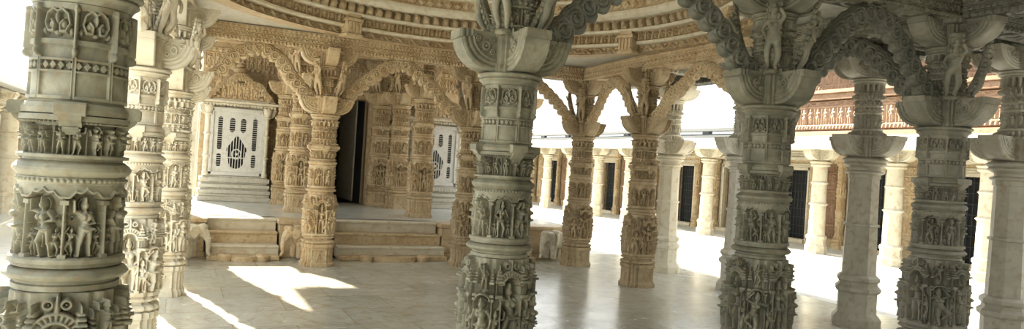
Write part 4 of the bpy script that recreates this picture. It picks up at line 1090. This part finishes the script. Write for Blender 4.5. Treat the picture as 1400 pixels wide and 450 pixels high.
# temple body behind the porch
tb = MB(); tb.box(-.2, 19.8, 0, 6.2, 24, 4.4); tb.box(.42, 17.65, 0, 2.5, 19.8, 4.2); tb.box(3.9, 17.65, 0, 6.4, 19.8, 4.2); struct(link('wall_temple', tb.mesh('temple body'), CREAM))
# left side: open court with a sunlit wing beyond
lw = MB(); lw.box(-4.9, 12.4, -.05, -4.6, 34, 2.7); struct(link('wall_left', lw.mesh('left wing wall'), CREAM))
lr = MB(); lr.prism([(-4.95, 2.75), (-2.3, 2.40), (-2.33, 2.5), (-4.95, 2.95)], 12.3, 34, 'y')
lr = MB(); b_ = [(-2.3, 2.40), (-4.95, 2.72), (-4.95, 2.92), (-2.33, 2.48)]; lr.prism(b_, 12.3, 34); struct(link('roof_left', lr.mesh('left roof'), COURT))
lf = MB(); lf.box(-4.9, 12.4, -.05, -2.5, 34, .2, .01); struct(link('floor_left', lf.mesh('left floor'), COURT))
for i in range(9):
    v = 12.8+1.8*i; o = copy_tree(cp0); place(o, -2.85, v, .2); tag(o, 'pale pillar of the sunlit side wing left of the platform, %s from the near end' % ORD[i], 'pillar', 'pillars of the left wing', 'thing')
bl = MB().box(-3.0, 12.4, 2.37, -2.7, 34, 2.44, .01); o = link('wing_beam', bl.mesh('wing beam'), CREAM); tag(o, 'long stone beam over the pillars of the left side wing', 'beam', None, 'thing')
# unseen wall and roof added behind the camera to dim the near pillars
fb = MB(); fb.box(-2.2, -2.6, -.05, 9.4, -2.3, 3.42); struct(link('wall_light_block', fb.mesh('light block wall'), GREY))
struct(box_obj('ceiling_light_block', (-1.6, -2.6, 3.43, 8.4, 1.38, 3.62), GREY))
# ------------------------------------------------------------------ light, camera
SUN_AZ = (-.23, .973); SUN_EL = math.radians(25)
sd = Vector((-SUN_AZ[0]*math.cos(SUN_EL), -SUN_AZ[1]*math.cos(SUN_EL), -math.sin(SUN_EL)))
sl = bpy.data.lights.new('sun', 'SUN'); sl.energy = 28; sl.color = (1, .90, .72); sl.angle = math.radians(.6)
so = bpy.data.objects.new('sun', sl); C.objects.link(so); so.rotation_euler = sd.to_track_quat('-Z', 'Y').to_euler()
wd = bpy.data.worlds.new('World'); bpy.context.scene.world = wd; wd.use_nodes = True; N, L = wd.node_tree.nodes, wd.node_tree.links
bg = N['Background']
tcw = N.new('ShaderNodeTexCoord'); nz = N.new('ShaderNodeTexNoise'); nz.inputs['Scale'].default_value = 2.2; nz.inputs['Detail'].default_value = 6
L.new(tcw.outputs['Generated'], nz.inputs['Vector'])
rp = N.new('ShaderNodeValToRGB'); rp.color_ramp.elements[0].color = (.80, .93, 1, 1); rp.color_ramp.elements[1].color = (1, .99, .95, 1); rp.color_ramp.elements[0].position = .35; rp.color_ramp.elements[1].position = .65
L.new(nz.outputs['Fac'], rp.inputs['Fac']); L.new(rp.outputs['Color'], bg.inputs['Color']); bg.inputs['Strength'].default_value = 2.1
cam = bpy.data.cameras.new('camera'); cam.sensor_width = 36; cam.lens = 1000/1400*36; cam.clip_start = .05; cam.clip_end = 200
co = bpy.data.objects.new('camera', cam); C.objects.link(co)
co.matrix_world = Matrix.Translation((0, 0, 1.65)) @ Matrix.Rotation(-YAW, 4, 'Z') @ Matrix.Rotation(PI/2+math.radians(.17), 4, 'X') @ Matrix.Rotation(math.radians(3.6), 4, 'Z')
sc = bpy.context.scene; sc.camera = co
sc.view_settings.view_transform = 'Standard'; sc.view_settings.look = 'None'; sc.view_settings.gamma = 1; sc.view_settings.use_curve_mapping = False
sc.view_settings.exposure = .42
sc.cycles.max_bounces = 10; sc.cycles.diffuse_bounces = 3; sc.cycles.glossy_bounces = 3
